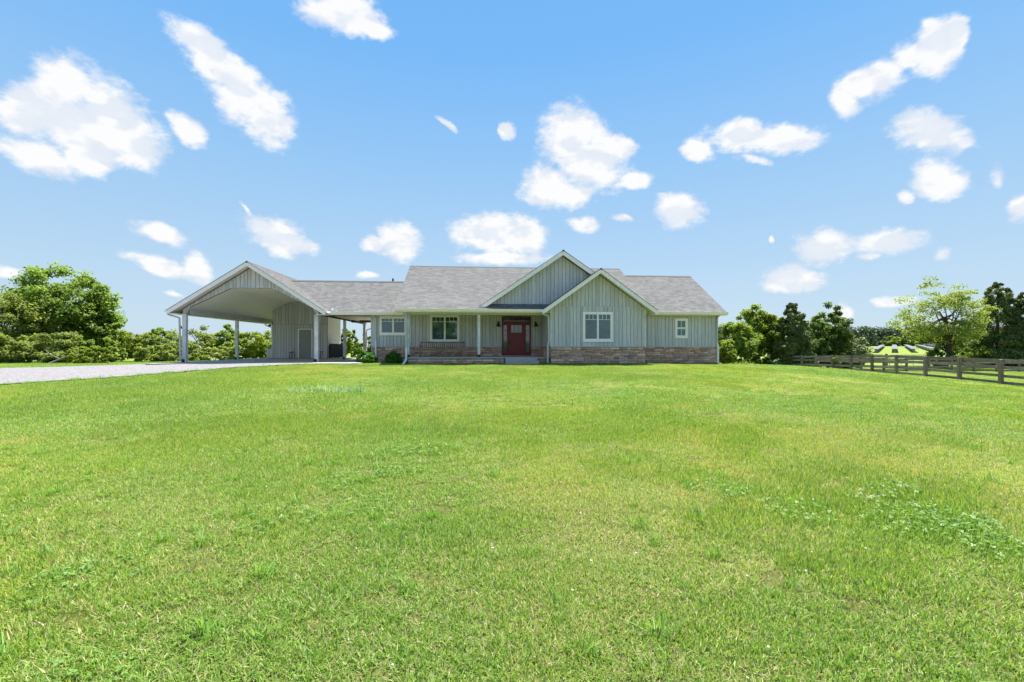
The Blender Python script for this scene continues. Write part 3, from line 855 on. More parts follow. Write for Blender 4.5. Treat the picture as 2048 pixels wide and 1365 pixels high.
# ------------------------------------------------------------------ carport: slab, posts, beams, gable, ceiling
SL = 0.67
mb = MB(); mb.box((-16.3, 24.0, 0.30), (-6.0, 37.6, SL)); part(mb, 'carport_slab', M['concrete'])
for (u, v) in ((-15.68, 26.05), (-8.76, 26.05), (-15.68, 31.45), (-8.76, 31.5), (-15.68, 36.85), (-7.8, 32.95)):
    h = .10 if v < 30 else .085
    mb = MB(); mb.box((u - h, v - h, SL), (u + h, v + h, 3.30)); cp = part(mb, 'carport_post', M['post'], bevel=.01)
    mb = MB(); mb.box((u - h - .02, v - h - .02, SL + .002), (u + h * .4, v + h + .02, SL + .17)); part(mb, 'post_shoe', M['black'], cp, bevel=.01)
fc = Face('front', 26.02)
cz = lambda a: 5.85 - CS * abs(a - CR)
OPEN = [(-15.50, 3.62), (-13.25, 4.73), (-11.05, 4.73), (-8.90, 3.62)]
def open_z(a):
    for (a0, z0), (a1, z1) in zip(OPEN, OPEN[1:]):
        if a0 <= a <= a1: return z0 + (z1 - z0) * (a - a0) / (a1 - a0)
    return 3.30
cg = MB()
for a0, a1 in ((-15.78, -15.50), (-15.50, -13.25), (-13.25, CR), (CR, -11.05), (-11.05, -8.90), (-8.90, -8.62)):
    e = 1e-4
    fc.prism(cg, [(a0, open_z(a0 + e) if a0 != -15.50 else 3.62), (a1, open_z(a1 - e) if a1 != -8.90 else 3.62), (a1, cz(a1)), (a0, cz(a0))], -.12, 0)
wc = part(cg, 'wall', M['groove'])
siding(fc, wc, -15.77, -8.63, lambda a: open_z(a) + .005, cz, apex=CR, seed=21)
mb = MB()
for (a0, z0), (a1, z1) in zip(OPEN, OPEN[1:]):
    mb.hull([(a0, 26.145, z0), (a1, 26.145, z1), (a1, 26.145, z1 + .03), (a0, 26.145, z0 + .03)], [(a0, 37.3, z0), (a1, 37.3, z1), (a1, 37.3, z1 + .03), (a0, 37.3, z0 + .03)])
part(mb, 'carport_ceiling', M['ceiling'])
for u, n_ in ((-15.58, 1), (-8.76, -1)):
    mb = MB(); mb.box((u - .08, 26.146, 3.302), (u + .08, 37.3, 3.66 if u < -10 else 3.64)); bm_ = part(mb, 'carport_beam', M['siding'] if u < -10 else M['beam'])
    fb = Face('right', u + .08)
    if u < -10: siding(fb, bm_, 26.2, 37.2, lambda a: 3.305, lambda a: 3.61, bw=(.42, .5), seed=23)
mb = MB(); mb.box((-16.25, 25.5, 3.27), (-15.79, 37.3, 3.295)); part(mb, 'soffit', M['soffit'], rc)
mb = MB(); mb.box((-8.62, 25.5, 3.27), (-8.14, 26.2, 3.295)); part(mb, 'soffit', M['soffit'], rc)
# breezeway between carport and house
mb = MB(); mb.box((-8.68, 32.86, 3.22), (-5.93, 33.02, 3.60)); part(mb, 'breezeway_beam', M['beam'])
mb = MB(); mb.box((-8.67, 26.30, 3.395), (-5.93, 32.85, 3.42)); part(mb, 'breezeway_ceiling', M['soffit'])
mb = MB(); mb.box((-8.66, 26.6, 3.26), (-5.95, 26.72, 3.393)); part(mb, 'breezeway_beam', M['beam'])
# storage room under the carport
fk = Face('front', 34.0)
sk = lambda a: min(open_z(a), 4.73) - .01
wk = backing(fk, [(-14.5, SL), (-10.68, SL), (-10.68, sk(-10.68)), (-11.05, 4.72), (-13.25, 4.72), (-14.5, sk(-14.5))])
SD = (-12.74, -11.72, SL + .02, 2.83)
siding(fk, wk, -14.48, -10.70, lambda a: SL + .02, lambda a: 3.13, [(SD[0], SD[1], SL - .2, SD[3])], seed=31)
siding(fk, wk, -14.48, -10.70, lambda a: 3.15, sk, seed=32, bw=(.19, .26))
fkr = Face('right', -10.68)
wkr = backing(fkr, [(34.02, SL), (37.2, SL), (37.2, 4.4), (34.02, 4.4)])
siding(fkr, wkr, 34.04, 37.18, lambda a: SL + .02, lambda a: 4.38, bw=(.15, .20), seed=33)
fkl = Face('left', -14.5)
wkl = backing(fkl, [(34.02, SL), (37.2, SL), (37.2, 4.0), (34.02, 4.0)])
mb = MB()
fk.rect(mb, SD[0], SD[0] + .08, SD[2], SD[3], .0, .04); fk.rect(mb, SD[1] - .08, SD[1], SD[2], SD[3], .0, .04); fk.rect(mb, SD[0] + .08, SD[1] - .08, SD[3] - .08, SD[3], .0, .04)
sf = part(mb, 'storage_door', M['white'])
mb = MB(); fk.rect(mb, SD[0] + .082, SD[1] - .082, SD[2], SD[3] - .082, .002, .02)
for k in range(2):
    for j, (za, zb_) in enumerate(((.95, 1.65), (1.75, 2.0), (2.1, 2.65))):
        x0 = SD[0] + .17 + k * .38
        fk.rect(mb, x0, x0 + .30, za, zb_, .02, .027)
part(mb, 'door_leaf', M['greydoor'], sf)
mb = MB(); mb.tube([fk.p(SD[0] + .16, 1.62, .02), fk.p(SD[0] + .16, 1.62, .08)], .03, 8); part(mb, 'handle', M['black'], sf)
mb = MB(); mb.box((-14.62, 34.1, 3.16), (-14.52, 34.22, 3.3)); mb.tube([(-14.66, 34.1, 3.1), (-14.75, 33.98, 3.0)], [.06, .10], 10); part(mb, 'security_light', M['black'])

# ------------------------------------------------------------------ windows
def window(face, W, style):
    a0, a1, z0, z1 = W
    t = .10
    mb = MB()
    face.rect(mb, a0, a0 + t, z0, z1, .0, .05); face.rect(mb, a1 - t, a1, z0, z1, .0, .05)
    face.rect(mb, a0 + t, a1 - t, z1 - t, z1, .0, .05); face.rect(mb, a0 + t, a1 - t, z0, z0 + t * .9, .0, .05)
    wn = part(mb, 'window', M['white'], bevel=.004)
    mb = MB(); face.rect(mb, a0 - .02, a1 + .02, z0 - .03, z0, .0, .07); part(mb, 'sill', M['white'], wn)
    b0, b1, y0, y1 = a0 + t, a1 - t, z0 + t * .9, z1 - t
    s = .045
    if style == 'slider':
        m = (b0 + b1) / 2
        for c0, c1 in ((b0, m - .018), (m + .018, b1)):
            fr_ = MB()
            face.rect(fr_, c0, c0 + s * .7, y0, y1, .002, .034); face.rect(fr_, c1 - s * .7, c1, y0, y1, .002, .034)
            face.rect(fr_, c0 + s * .7, c1 - s * .7, y0, y0 + s, .002, .034); face.rect(fr_, c0 + s * .7, c1 - s * .7, y1 - s, y1, .002, .034)
            part(fr_, 'sash', M['vinyl'], wn)
            p0, p1, q0, q1 = c0 + s * .7, c1 - s * .7, y0 + s, y1 - s
            mb = MB(); face.rect(mb, p0, p1, q0, q1, .001, .010); part(mb, 'pane', M['pane'], wn)
            zc = q1 - (q1 - q0) * .21
            mu = MB(); face.rect(mu, p0, p1, zc - .011, zc + .011, .0102, .016); part(mu, 'muntin', M['vinyl'], wn)
            for k in (1, 2):
                x = p0 + (p1 - p0) * k / 3
                mu = MB(); face.rect(mu, x - .011, x + .011, zc + .0112, q1, .0102, .016); part(mu, 'muntin', M['vinyl'], wn)
        mb = MB(); face.rect(mb, m - .018, m + .018, y0, y1, .002, .040); part(mb, 'mullion', M['vinyl'], wn)
    else:
        zm = (y0 + y1) / 2
        for d, (q0_, q1_) in ((0.0, (y0, zm - .005)), (.012, (zm + .005, y1))):
            fr_ = MB()
            face.rect(fr_, b0, b0 + s, q0_, q1_, .002, .030 + d); face.rect(fr_, b1 - s, b1, q0_, q1_, .002, .030 + d)
            face.rect(fr_, b0 + s, b1 - s, q0_, q0_ + s, .002, .030 + d); face.rect(fr_, b0 + s, b1 - s, q1_ - s, q1_, .002, .030 + d)
            part(fr_, 'sash', M['vinyl'], wn)
            mb = MB(); face.rect(mb, b0 + s, b1 - s, q0_ + s, q1_ - s, .001, .010); part(mb, 'pane', M['pane'], wn)
            mu = MB(); x = (b0 + b1) / 2; face.rect(mu, x - .012, x + .012, q0_ + s, q1_ - s, .0102, .017); part(mu, 'muntin', M['vinyl'], wn)
    return wn
tag(window(f1, WIN1, 'slider'), 'wide white window in the front gable')
tag(window(f2, WIN2, 'hung'), 'narrow white sash window on the right wing')
tag(window(f3, WIN3, 'slider'), 'white window above the porch bench')
tag(window(f3, WIN4, 'slider'), 'short high window under the low left roof')

# ------------------------------------------------------------------ front door with sidelights and transom
d0, d1, e0, e1 = DOOR
mb = MB()
def fr3(a0, a1, z0, z1, n0, n1): f3.rect(mb, a0, a1, z0, z1, n0, n1)
J = .075
fr3(d0, d0 + J, e0, e1, 0, .075); fr3(d1 - J, d1, e0, e1, 0, .075); fr3(d0 + J, d1 - J, e1 - J, e1, 0, .075)
TR = 2.965
fr3(d0 + J, d1 - J, TR, TR + .05, 0, .07)
L0, L1 = 1.955, 2.905
fr3(L0 - .07, L0, e0, TR, 0, .07); fr3(L1, L1 + .07, e0, TR, 0, .07)
ent = part(mb, 'front_door', M['red'], bevel=.005)
# transom: dark glass, its low reflection put in as paler glass strips behind the bars
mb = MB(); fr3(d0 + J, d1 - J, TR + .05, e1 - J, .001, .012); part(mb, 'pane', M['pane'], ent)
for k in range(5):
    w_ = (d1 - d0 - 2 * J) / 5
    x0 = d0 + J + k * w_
    mb = MB(); fr3(x0 + .012, x0 + w_ - .012, TR + .055, TR + .115, .0122, .014); part(mb, 'transom_reflection', M['doorpane'], ent)
for k in range(1, 5):
    x = d0 + J + (d1 - d0 - 2 * J) * k / 5
    mb = MB(); fr3(x - .012, x + .012, TR + .05, e1 - J, .0141, .03); part(mb, 'muntin', M['red'], ent)
# leaf
mb = MB()
gz0, gz1 = 2.34, 2.80
fr3(L0 + .005, L1 - .005, e0 + .02, gz0 - .001, .002, .05)
fr3(L0 + .005, L0 + .15, gz0, TR - .006, .002, .05); fr3(L1 - .15, L1 - .005, gz0, TR - .006, .002, .05)
fr3(L0 + .15, L1 - .15, gz1, TR - .006, .002, .05)
fr3(L0 + .10, L1 - .10, gz0 - .06, gz0 - .002, .0502, .085)
for x in (L0 + .02, L0 + .36, L0 + .60, L1 - .14):
    fr3(x, x + .115 if x > L0 + .1 and x < L1 - .2 else x + .12, e0 + .22, gz0 - .10, .0502, .058)
fr3(L0 + .005, L1 - .005, e0 + .02, e0 + .215, .0502, .0585)
part(mb, 'door_leaf', M['red'], ent)
for k in range(3):
    w_ = (L1 - L0 - .30) / 3
    x0 = L0 + .15 + k * w_
    mb = MB(); fr3(x0 + .012, x0 + w_ - .012, gz0 + .01, gz1 - .01, .002, .03); part(mb, 'pane', M['doorpane'], ent)
for k in (1, 2):
    x = L0 + .15 + (L1 - L0 - .30) * k / 3
    mb = MB(); fr3(x - .012, x + .012, gz0, gz1, .002, .042); part(mb, 'muntin', M['red'], ent)
for s0, s1 in ((d0 + J, L0 - .07), (L1 + .07, d1 - J)):
    for q0, q1 in ((e0, 1.20), (2.80, TR)):
        mb = MB(); fr3(s0, s1, q0, q1, .002, .05); part(mb, 'sidelight_panel', M['red'], ent)
    for k in range(5):
        z0 = 1.20 + k * .32
        mb = MB(); fr3(s0 + .012, s1 - .012, z0 + .012, z0 + .308, .002, .022); part(mb, 'pane', M['doorpane'], ent)
    for k in range(1, 5):
        mb = MB(); fr3(s0 + .012, s1 - .012, 1.20 + k * .32 - .011, 1.20 + k * .32 + .011, .003, .036); part(mb, 'muntin', M['red'], ent)
    for q0, q1 in ((s0, s0 + .011), (s1 - .011, s1)):
        mb = MB(); fr3(q0, q1, 1.201, 2.799, .002, .036); part(mb, 'muntin', M['red'], ent)
mb = MB(); mb.tube([f3.p(L0 + .085, 1.98, .05), f3.p(L0 + .085, 1.98, .085)], .033, 10); part(mb, 'lock', M['black'], ent)
mb = MB(); fr3(L0 + .065, L0 + .105, 1.70, 1.92, .0502, .062); mb.tube([f3.p(L0 + .085, 1.86, .06), f3.p(L0 + .085, 1.84, .12), f3.p(L0 + .085, 1.70, .12), f3.p(L0 + .085, 1.68, .06)], .014, 8); part(mb, 'handle', M['black'], ent)
mb = MB(); mb.box((d0 - .02, 26.50, .972), (d1 + .02, 26.62, 1.0)); part(mb, 'threshold', M['concrete'], ent)

# porch lamps
for a, lb in ((1.36, 'black barn lamp left of the red door'), (3.56, 'black barn lamp right of the red door')):
    mb = MB(); mb.tube([f3.p(a, 2.93, .02), f3.p(a, 2.96, .16), f3.p(a, 2.93, .2)], .015, 6); f3.rect(mb, a - .05, a + .05, 2.86, 3.0, .02, .035)
    lm = part(mb, 'wall_lamp', M['black']); lm['label'] = lb
    c = f3.p(a, 2.70, .2)
    mb = MB(); mb.lathe([(.01, .25), (.045, .24), (.055, .17), (.085, .10), (.12, .02), (.125, 0), (.115, .005), (.05, .14)], c, 14); part(mb, 'lamp_shade', M['black'], lm, smooth=True)

# ------------------------------------------------------------------ put up the boards and stones
unit_stones = []
for k in range(7):
    r = random.Random(100 + k)
    me = bpy.data.meshes.new('stone')
    fr_ = []
    # box with a chamfered uneven face; x along, y depth (towards -y), z up
    c = [(-.5, 0, -.5), (.5, 0, -.5), (.5, 0, .5), (-.5, 0, .5)]
    jr = lambda s: r.uniform(-s, s)
    m = [(x * .99, -.62 + jr(.12), z * .97) for x, _, z in c]
    t = [(x * (.86 + jr(.06)), -1.0 + jr(.12), z * (.62 + jr(.12))) for x, _, z in c]
    vv = c + m + t
    ff = [(0, 1, 5, 4), (1, 2, 6, 5), (2, 3, 7, 6), (3, 0, 4, 7), (4, 5, 9, 8), (5, 6, 10, 9), (6, 7, 11, 10), (7, 4, 8, 11), (8, 9, 10, 11)]
    me.from_pydata(vv, [], ff); me.materials.append(M['stone']); me.update()
    unit_stones.append((me, vv, ff))
def stone_matrix(face, a0, a1, z0, z1, d):
    g = .006
    c = face.p((a0 + a1) / 2, (z0 + z1) / 2, 0) - Vector(ORG)
    X = face.a * (a1 - a0 - 2 * g); Y = -face.n * d; Zv = Z3 * (z1 - z0 - 2 * g)
    return Matrix(((X.x, Y.x, Zv.x, c.x), (X.y, Y.y, Zv.y, c.y), (X.z, Y.z, Zv.z, c.z), (0, 0, 0, 1)))
facing = [s for s in STONES if s[0].n.y < -.5]
others = [s for s in STONES if s[0].n.y >= -.5]
def seen_size(s):
    f_, _, a0, a1, z0, z1, d = s
    return (a1 - a0) * (z1 - z0) / (f_.o.y ** 2)
facing.sort(key=seen_size, reverse=True)
rs_ = random.Random(77)
for s in facing[:296]:
    me, vv, ff = unit_stones[rs_.randrange(7)]
    o = bpy.data.objects.new('stone', me); col.objects.link(o)
    o.parent = s[1]; o.matrix_basis = stone_matrix(s[0], *s[2:])
rest = facing[296:] + others
rv, rfc, tint = [], [], []
for s in rest:
    me, vv, ff = unit_stones[rs_.randrange(7)]
    mm = stone_matrix(s[0], *s[2:]); b = len(rv)
    rv += [tuple(mm @ Vector(q)) for q in vv]; rfc += [tuple(i + b for i in q) for q in ff]
    tint += [rs_.random()] * len(vv)
me = bpy.data.meshes.new('stonework'); me.from_pydata(rv, [], rfc); me.materials.append(M['stone'])
at = me.attributes.new('tint', 'FLOAT', 'POINT'); at.data.foreach_set('value', tint)
o = bpy.data.objects.new('stonework', me); col.objects.link(o); o.parent = house; o['kind'] = 'stuff'
fb_ = [b for b in BOARDS if b[0].n.y < -.5]
ob_ = [b for b in BOARDS if b[0].n.y >= -.5]
def bsize(b):
    xs = [q[0] for q in b[2]]; zs = [q[1] for q in b[2]]
    return (max(xs) - min(xs)) * (max(zs) - min(zs))
fb_.sort(key=bsize, reverse=True)
N_B = 298
for face, wall, poly, d in fb_[:N_B]:
    mb = MB(); face.prism(mb, poly, -.002, d); part(mb, 'siding_board', M['siding'], wall)
byw = {}
for b in fb_[N_B:] + ob_: byw.setdefault(b[1].name, []).append(b)
for lst in byw.values():
    mb = MB()
    for face, wall, poly, d in lst: face.prism(mb, poly, -.002, d)
    o = part(mb, 'siding_boards', M['siding'], lst[0][1]); o['kind'] = 'stuff'
print('boards', len(BOARDS), 'front', len(fb_), 'stones', len(STONES), 'front', len(facing))

# ------------------------------------------------------------------ things on and around the house
def thing_h(name, label, cat, u, v, z, group=None):
    x, y = H2W(u, v)
    return tag(empty(name, (x, y, z), HA), label, cat, group)

# bench on the porch
bo = (-1.80, 25.2, 0.972)
bench = thing_h('garden_bench', 'long weathered wooden garden bench with slatted back under the porch window', 'bench', *bo)
def bp(mb, name, **k): return mb.build(name, M['teak'], bench, bo, **k)
B0, B1, BF, BB, z0 = -3.03, -0.57, 24.98, 25.50, 0.972
for u in (B0 + .04, (B0 + B1) / 2, B1 - .04):
    mb = MB(); mb.box((u - .035, BF, z0), (u + .035, BF + .06, z0 + (.60 if abs(u + 1.8) > .5 else .40))); bp(mb, 'leg', bevel=.006)
    mb = MB(); mb.hull([(u - .03, BB - .06, z0), (u + .03, BB - .06, z0), (u + .03, BB, z0), (u - .03, BB, z0)], [(u - .03, BB + .02, z0 + .79), (u + .03, BB + .02, z0 + .79), (u + .03, BB + .07, z0 + .79), (u - .03, BB + .07, z0 + .79)]); bp(mb, 'leg')
mb = MB(); mb.box((B0, BF + .005, z0 + .33), (B1, BF + .035, z0 + .405)); bp(mb, 'apron')
for k in range(5):
    mb = MB(); mb.box((B0, BF + .01 + k * .095, z0 + .405), (B1, BF + .085 + k * .095, z0 + .43)); bp(mb, 'seat_slat')
mb = MB(); mb.box((B0 + .01, BB + .005, z0 + .74), (B1 - .01, BB + .06, z0 + .83)); bp(mb, 'top_rail', bevel=.008)
mb = MB(); mb.box((B0 + .07, BB - .02, z0 + .46), (B1 - .07, BB + .02, z0 + .51)); bp(mb, 'lower_rail')
ns = 21
for k in range(ns):
    u = B0 + .13 + (B1 - B0 - .26) * k / (ns - 1)
    mb = MB(); mb.bar((u, BB, z0 + .50), (u, BB + .03, z0 + .75), .045, .016, up=(0, 1, 0)); bp(mb, 'back_slat')
for u in (B0 + .04, B1 - .04):
    mb = MB(); mb.box((u - .04, BF - .03, z0 + .60), (u + .04, BB + .02, z0 + .635)); bp(mb, 'armrest', bevel=.006)
for u, s in ((B0 + .075, 1), (-1.835, -1), (-1.765, 1), (B1 - .075, -1)):
    mb = MB()
    for i in range(5):
        a, b = i / 5, (i + 1) / 5
        q = lambda t: (u + s * .26 * (1 - math.cos(t * math.pi / 2)), z0 + .12 + .21 * math.sin(t * math.pi / 2))
        (x0, y0), (x1, y1) = q(a), q(b)
        mb.hull([(x0, BF + .012, y0), (x1, BF + .012, y1), (x1, BF + .012, z0 + .33), (x0 - (0 if i else 0), BF + .012, z0 + .33)], [(x0, BF + .034, y0), (x1, BF + .034, y1), (x1, BF + .034, z0 + .33), (x0, BF + .034, z0 + .33)])
    bp(mb, 'curved_brace')

# covered grill
go = (-10.05, 34.55, SL)
grill = thing_h('covered_grill', 'barbecue grill under a creased black cover beside the storage room', 'grill', *go)
mb = MB()
prof = [(-.56, .06), (-.56, .98), (-.46, 1.06), (.02, 1.06), (.14, 1.02), (.58, .80), (.55, .70), (.42, .62), (.50, .12), (.40, .06)]
rows = []
for j, (dv, sc) in enumerate(((-.34, .95), (-.30, 1.0), (-.1, 1.01), (.1, 1.01), (.30, 1.0), (.34, .95))):
    rows.append([(go[0] + a * sc + .012 * math.sin(j * 2.1 + i * 1.7), go[1] + dv + .02 * math.sin(i * 2.4), SL + (b * (1 if b < .5 else sc))) for i, (a, b) in enumerate(prof)])
for r0, r1_ in zip(rows, rows[1:]):
    for i in range(len(prof)):
        j = (i + 1) % len(prof); mb.face([r0[i], r0[j], r1_[j], r1_[i]])
mb.face(rows[0][::-1]); mb.face(rows[-1])
mb.build('grill_cover', M['cover'], grill, go)
for a in (-.45, -.15, .12, .36):
    mb = MB(); mb.lathe([(.0, -.02), (.04, -.02), (.04, .02), (0, .02)], (0, 0, 0), 10)
    mb.v = [(go[0] + a + z, go[1] - .24 + y, SL + .042 + x) for x, y, z in mb.v]; mb.build('caster', M['black'], grill, go)
mb = MB(); mb.lathe([(.0, .0), (.085, .0), (.085, .12), (.0, .13)], (go[0] + .22, go[1], SL + 1.0), 12); mb.build('chimney_cap', M['black'], grill, go)

# small stools along the storage room
for u, v, h, lb in ((-13.15, 33.72, .44, 'low dark stool left of the storage door, further from the door'), (-12.93, 33.55, .50, 'taller dark stool close to the left of the storage door'), (-11.02, 33.7, .52, 'small dark stool right of the storage door behind the post')):
    o = (u, v, SL); st = thing_h('stool', lb, 'stool', u, v, SL, 'small stools by the storage room')
    mb = MB(); mb.lathe([(0, h - .03), (.13, h - .03), (.14, h - .01), (.13, h), (0, h)], (u, v, SL), 14); mb.build('seat', M['black'], st, o)
    for k in range(3):
        t = k * 2.094 + .5
        mb = MB(); mb.tube([(u + .08 * math.cos(t), v + .08 * math.sin(t), SL + h - .03), (u + .14 * math.cos(t), v + .14 * math.sin(t), SL)], .012, 6); mb.build('leg', M['black'], st, o)

# heat pump unit left of the storage room
ao = (-14.95, 35.0, SL)
ac = thing_h('heat_pump', 'off white outdoor heat pump unit at the left of the storage room', 'air conditioner', *ao)
mb = MB(); mb.box((-15.28, 34.8, SL + .05), (-14.62, 35.2, SL + .78)); mb.build('housing', M['ac'], ac, ao, bevel=.015)
mb = MB(); mb.box((-15.3, 34.78, SL + .0), (-14.6, 35.22, SL + .048)); mb.build('pad', M['concrete'], ac, ao)
for k in range(7):
    mb = MB(); z = SL + .14 + k * .075; mb.box((-15.24, 34.782, z), (-14.78, 34.798, z + .045)); mb.build('louver', M['ac'], ac, ao)
mb = MB(); mb.box((-15.18, 34.779, SL + .69), (-14.95, 34.797, SL + .73)); mb.build('grip', M['black'], ac, ao)

# ------------------------------------------------------------------ gravel driveway following the ground
DRIVE = [(-40.0, 13.8), (-30.0, 19.0), (-24.5, 20.75), (-22.0, 21.9), (-20.2, 23.3), (-18.3, 24.4), (-17.97, 22.4), (-8.0, 23.3), (-8.2, 22.9), (-9.7, 23.1), (-10.9, 22.0),
         (-11.7, 20.9), (-12.3, 19.7), (-12.7, 18.4), (-12.95, 17.2), (-13.3, 16.2), (-13.8, 15.1), (-14.6, 14.2), (-15.6, 13.5), (-19.0, 11.0), (-26.0, 6.0), (-40, -2)]
def build_drive():
    xs = np.arange(-40, -7.5, .3); ys = np.arange(-2, 25, .3)
    X, Y = np.meshgrid(xs, ys)
    X = X + .05 * np.sin(Y * 9.1 + X * 3); Y = Y + .05 * np.sin(X * 8.3)
    ins = point_in(DRIVE, X, Y).astype(int)
    Z = terrain(X, Y) + .055 + .02 * np.sin(X * 1.7 + Y * .6) * np.sin(Y * 1.3 - X * .4) * np.clip(1 - np.hypot(X, Y) / 60, 0, 1)
    nx = len(xs)
    v = list(zip(X.ravel(), Y.ravel(), Z.ravel()))
    f = []
    for j in range(len(ys) - 1):
        for i in range(nx - 1):
            if 0 + ins[j, i] + ins[j, i + 1] + ins[j + 1, i] + ins[j + 1, i + 1] >= 2: f.append((j * nx + i, j * nx + i + 1, (j + 1) * nx + i + 1, (j + 1) * nx + i))
    used = sorted({k for q in f for k in q}); mp = {k: i for i, k in enumerate(used)}
    me = bpy.data.meshes.new('driveway'); me.from_pydata([v[k] for k in used], [], [tuple(mp[k] for k in q) for q in f]); me.materials.append(M['gravel']); me.update()
    o = bpy.data.objects.new('driveway', me); col.objects.link(o)
    tag(o, 'pale gravel driveway leading to the carport', 'driveway', kind='structure')
build_drive()

# ------------------------------------------------------------------ paddock fences
def fence(name, label, pts, face_n, seed, hgt=1.36):
    x0, y0 = pts[0]
    zb = T(x0, y0)
    org = (x0, y0, zb)
    root = tag(empty(name, org), label, 'fence')
    r = random.Random(seed)
    P_ = [Vector((x, y, T(x, y))) for x, y in pts]
    n = Vector((*face_n, 0))
    for q in P_:
        mb = MB(); d = (P_[1] - P_[0]); d.z = 0; d.normalize(); nn = Vector((-d.y, d.x, 0))
        w_ = .075; lean = Vector((r.uniform(-.012, .012), r.uniform(-.012, .012), 0))
        c = [q - d * w_ - nn * w_, q + d * w_ - nn * w_, q + d * w_ + nn * w_, q - d * w_ + nn * w_]
        mb.hull([p_ - Z3 * .1 for p_ in c], [p_ + lean + Z3 * (hgt - .03 + r.uniform(-.01, .01)) for p_ in c])
        mb.build('post', M['fencepost'], root, org)
    for a, b in zip(P_, P_[1:]):
        for fc_, hh in ((.915, .165), (.685, .16), (.37, .14), (.115, .135)):
            mb = MB()
            off = n * (.075 + .016)
            e0, e1 = r.uniform(-.022, .022), r.uniform(-.022, .022)
            dd = (b - a).normalized()
            mb.bar(a + off + Z3 * (hgt * fc_ + e0) + dd * .004, b + off + Z3 * (hgt * fc_ + e1) - dd * .004, .026, hh + r.uniform(-.012, .012))
            mb.build('board', M['fence'], root, org)
    return root
FA = Vector((27.4, 45.0)); ang = R(-96.5)
FD = Vector((math.cos(ang), math.sin(ang)))
fence('board_fence', 'weathered four board fence along the right side of the lawn, nearest the house', [tuple(FA + FD * 2.44 * k) for k in range(16)], (.99, -.11), 5)
fence('board_fence', 'weathered board fence at the far end of the paddock, behind the nearer fence', [(27.9 + 2.32 * k, 45.25 + .06 * k) for k in range(13)], (0, 1), 6)

# tube gates in the field beyond the paddock
def gate(x0, x1, y, label):
    z = T((x0 + x1) / 2, y) + .24
    org = (x0, y, z); root = tag(empty('field_gate', org), label, 'gate', 'tube gates into the solar field')
    mb = MB()
    mb.tube([(x0, y, z), (x0, y, z + 1.22), (x0 + .12, y, z + 1.34), (x1 - .12, y, z + 1.34), (x1, y, z + 1.22), (x1, y, z)], .036, 8); mb.build('gate_frame', M['rust'], root, org)
    for k in range(4):
        mb = MB(); mb.tube([(x0, y, z + .03 + k * .29), (x1, y, z + .03 + k * .29)], .022, 6); mb.build('rail', M['rust'], root, org)
    for k in (1, 2, 3):
        x = x0 + (x1 - x0) * k / 4
        mb = MB(); mb.tube([(x, y + .03, z), (x, y + .03, z + 1.34)], .022, 6); mb.build('upright', M['rust'], root, org)
GY = 57.0
gate(47.25, 53.35, GY, 'rusty tube gate right of the middle gate post beyond the paddock')
gate(40.7, 46.55, GY, 'rusty tube gate left of the middle gate post, partly behind the dark trees')
for x, h, lb in ((46.9, 1.72, 'dark gate post standing between the two tube gates'), (53.8, 1.75, 'thick dark gate post at the right end of the tube gates')):
    z = T(x, GY); mb = MB()
    mb.hull([(x - .11, GY - .11, z - .1), (x + .11, GY - .11, z - .1), (x + .11, GY + .11, z - .1), (x - .11, GY + .11, z - .1)], [(x - .1, GY - .1, z + h), (x + .1, GY - .1, z + h), (x + .1, GY + .1, z + h + .03), (x - .1, GY + .1, z + h + .03)])
    tag(mb.build('gate_post', M['fencepost']), lb, 'gate post', 'posts of the tube gates')

# ------------------------------------------------------------------ solar field
sdv = Vector((.8396, 1.0, 0)).normalized(); spv = Vector((sdv.y, -sdv.x, 0))
ordn = ['first', 'second', 'third', 'fourth', 'fifth', 'sixth', 'seventh', 'eighth', 'ninth', 'tenth', 'eleventh']
for ri, i in enumerate(range(-6, 4)):
    X0 = 134.6 + 7.05 * i; st = Vector((X0, 160.0 + (6 if i == -2 else 0), 0))
    oz = T(st.x, st.y); org = (st.x, st.y, oz)
    root = tag(empty('solar_panel_row', org), f'long row of grey solar panels in the far field, {ordn[ri]} row counted from the left', 'solar panels', 'rows of solar panels in the field')
    n = 17
    top = []
    for k in range(n + 1):
        q = st + sdv * (10.0 * k); top.append(q + Z3 * (T(q.x, q.y) + 1.38))
    for k in range(n):
        a, b = top[k], top[k + 1] - sdv * .25
        mb = MB(); s_ = spv * .98
        mb.hull([a - s_ + Z3 * .06, a + s_, b + s_, b - s_ + Z3 * .06], [a - s_ + Z3 * .11, a + s_ + Z3 * .05, b + s_ + Z3 * .05, b - s_ + Z3 * .11])
        mb.build('solar_panel', M['solar'], root, org)
    mb = MB()
    for k in range(0, 2 * n):
        q = st + sdv * (5.0 * k + .8); z = T(q.x, q.y)
        mb.bar(q + Z3 * (z - .05), q + Z3 * (z + 1.37), .13, .13, up=(0, 1, 0))
        mb.bar(q - spv * .9 + Z3 * (z + 1.38), q + spv * .9 + Z3 * (z + 1.33), .08, .08)
    o = mb.build('panel_supports', M['galv'], root, org); o['kind'] = 'stuff'

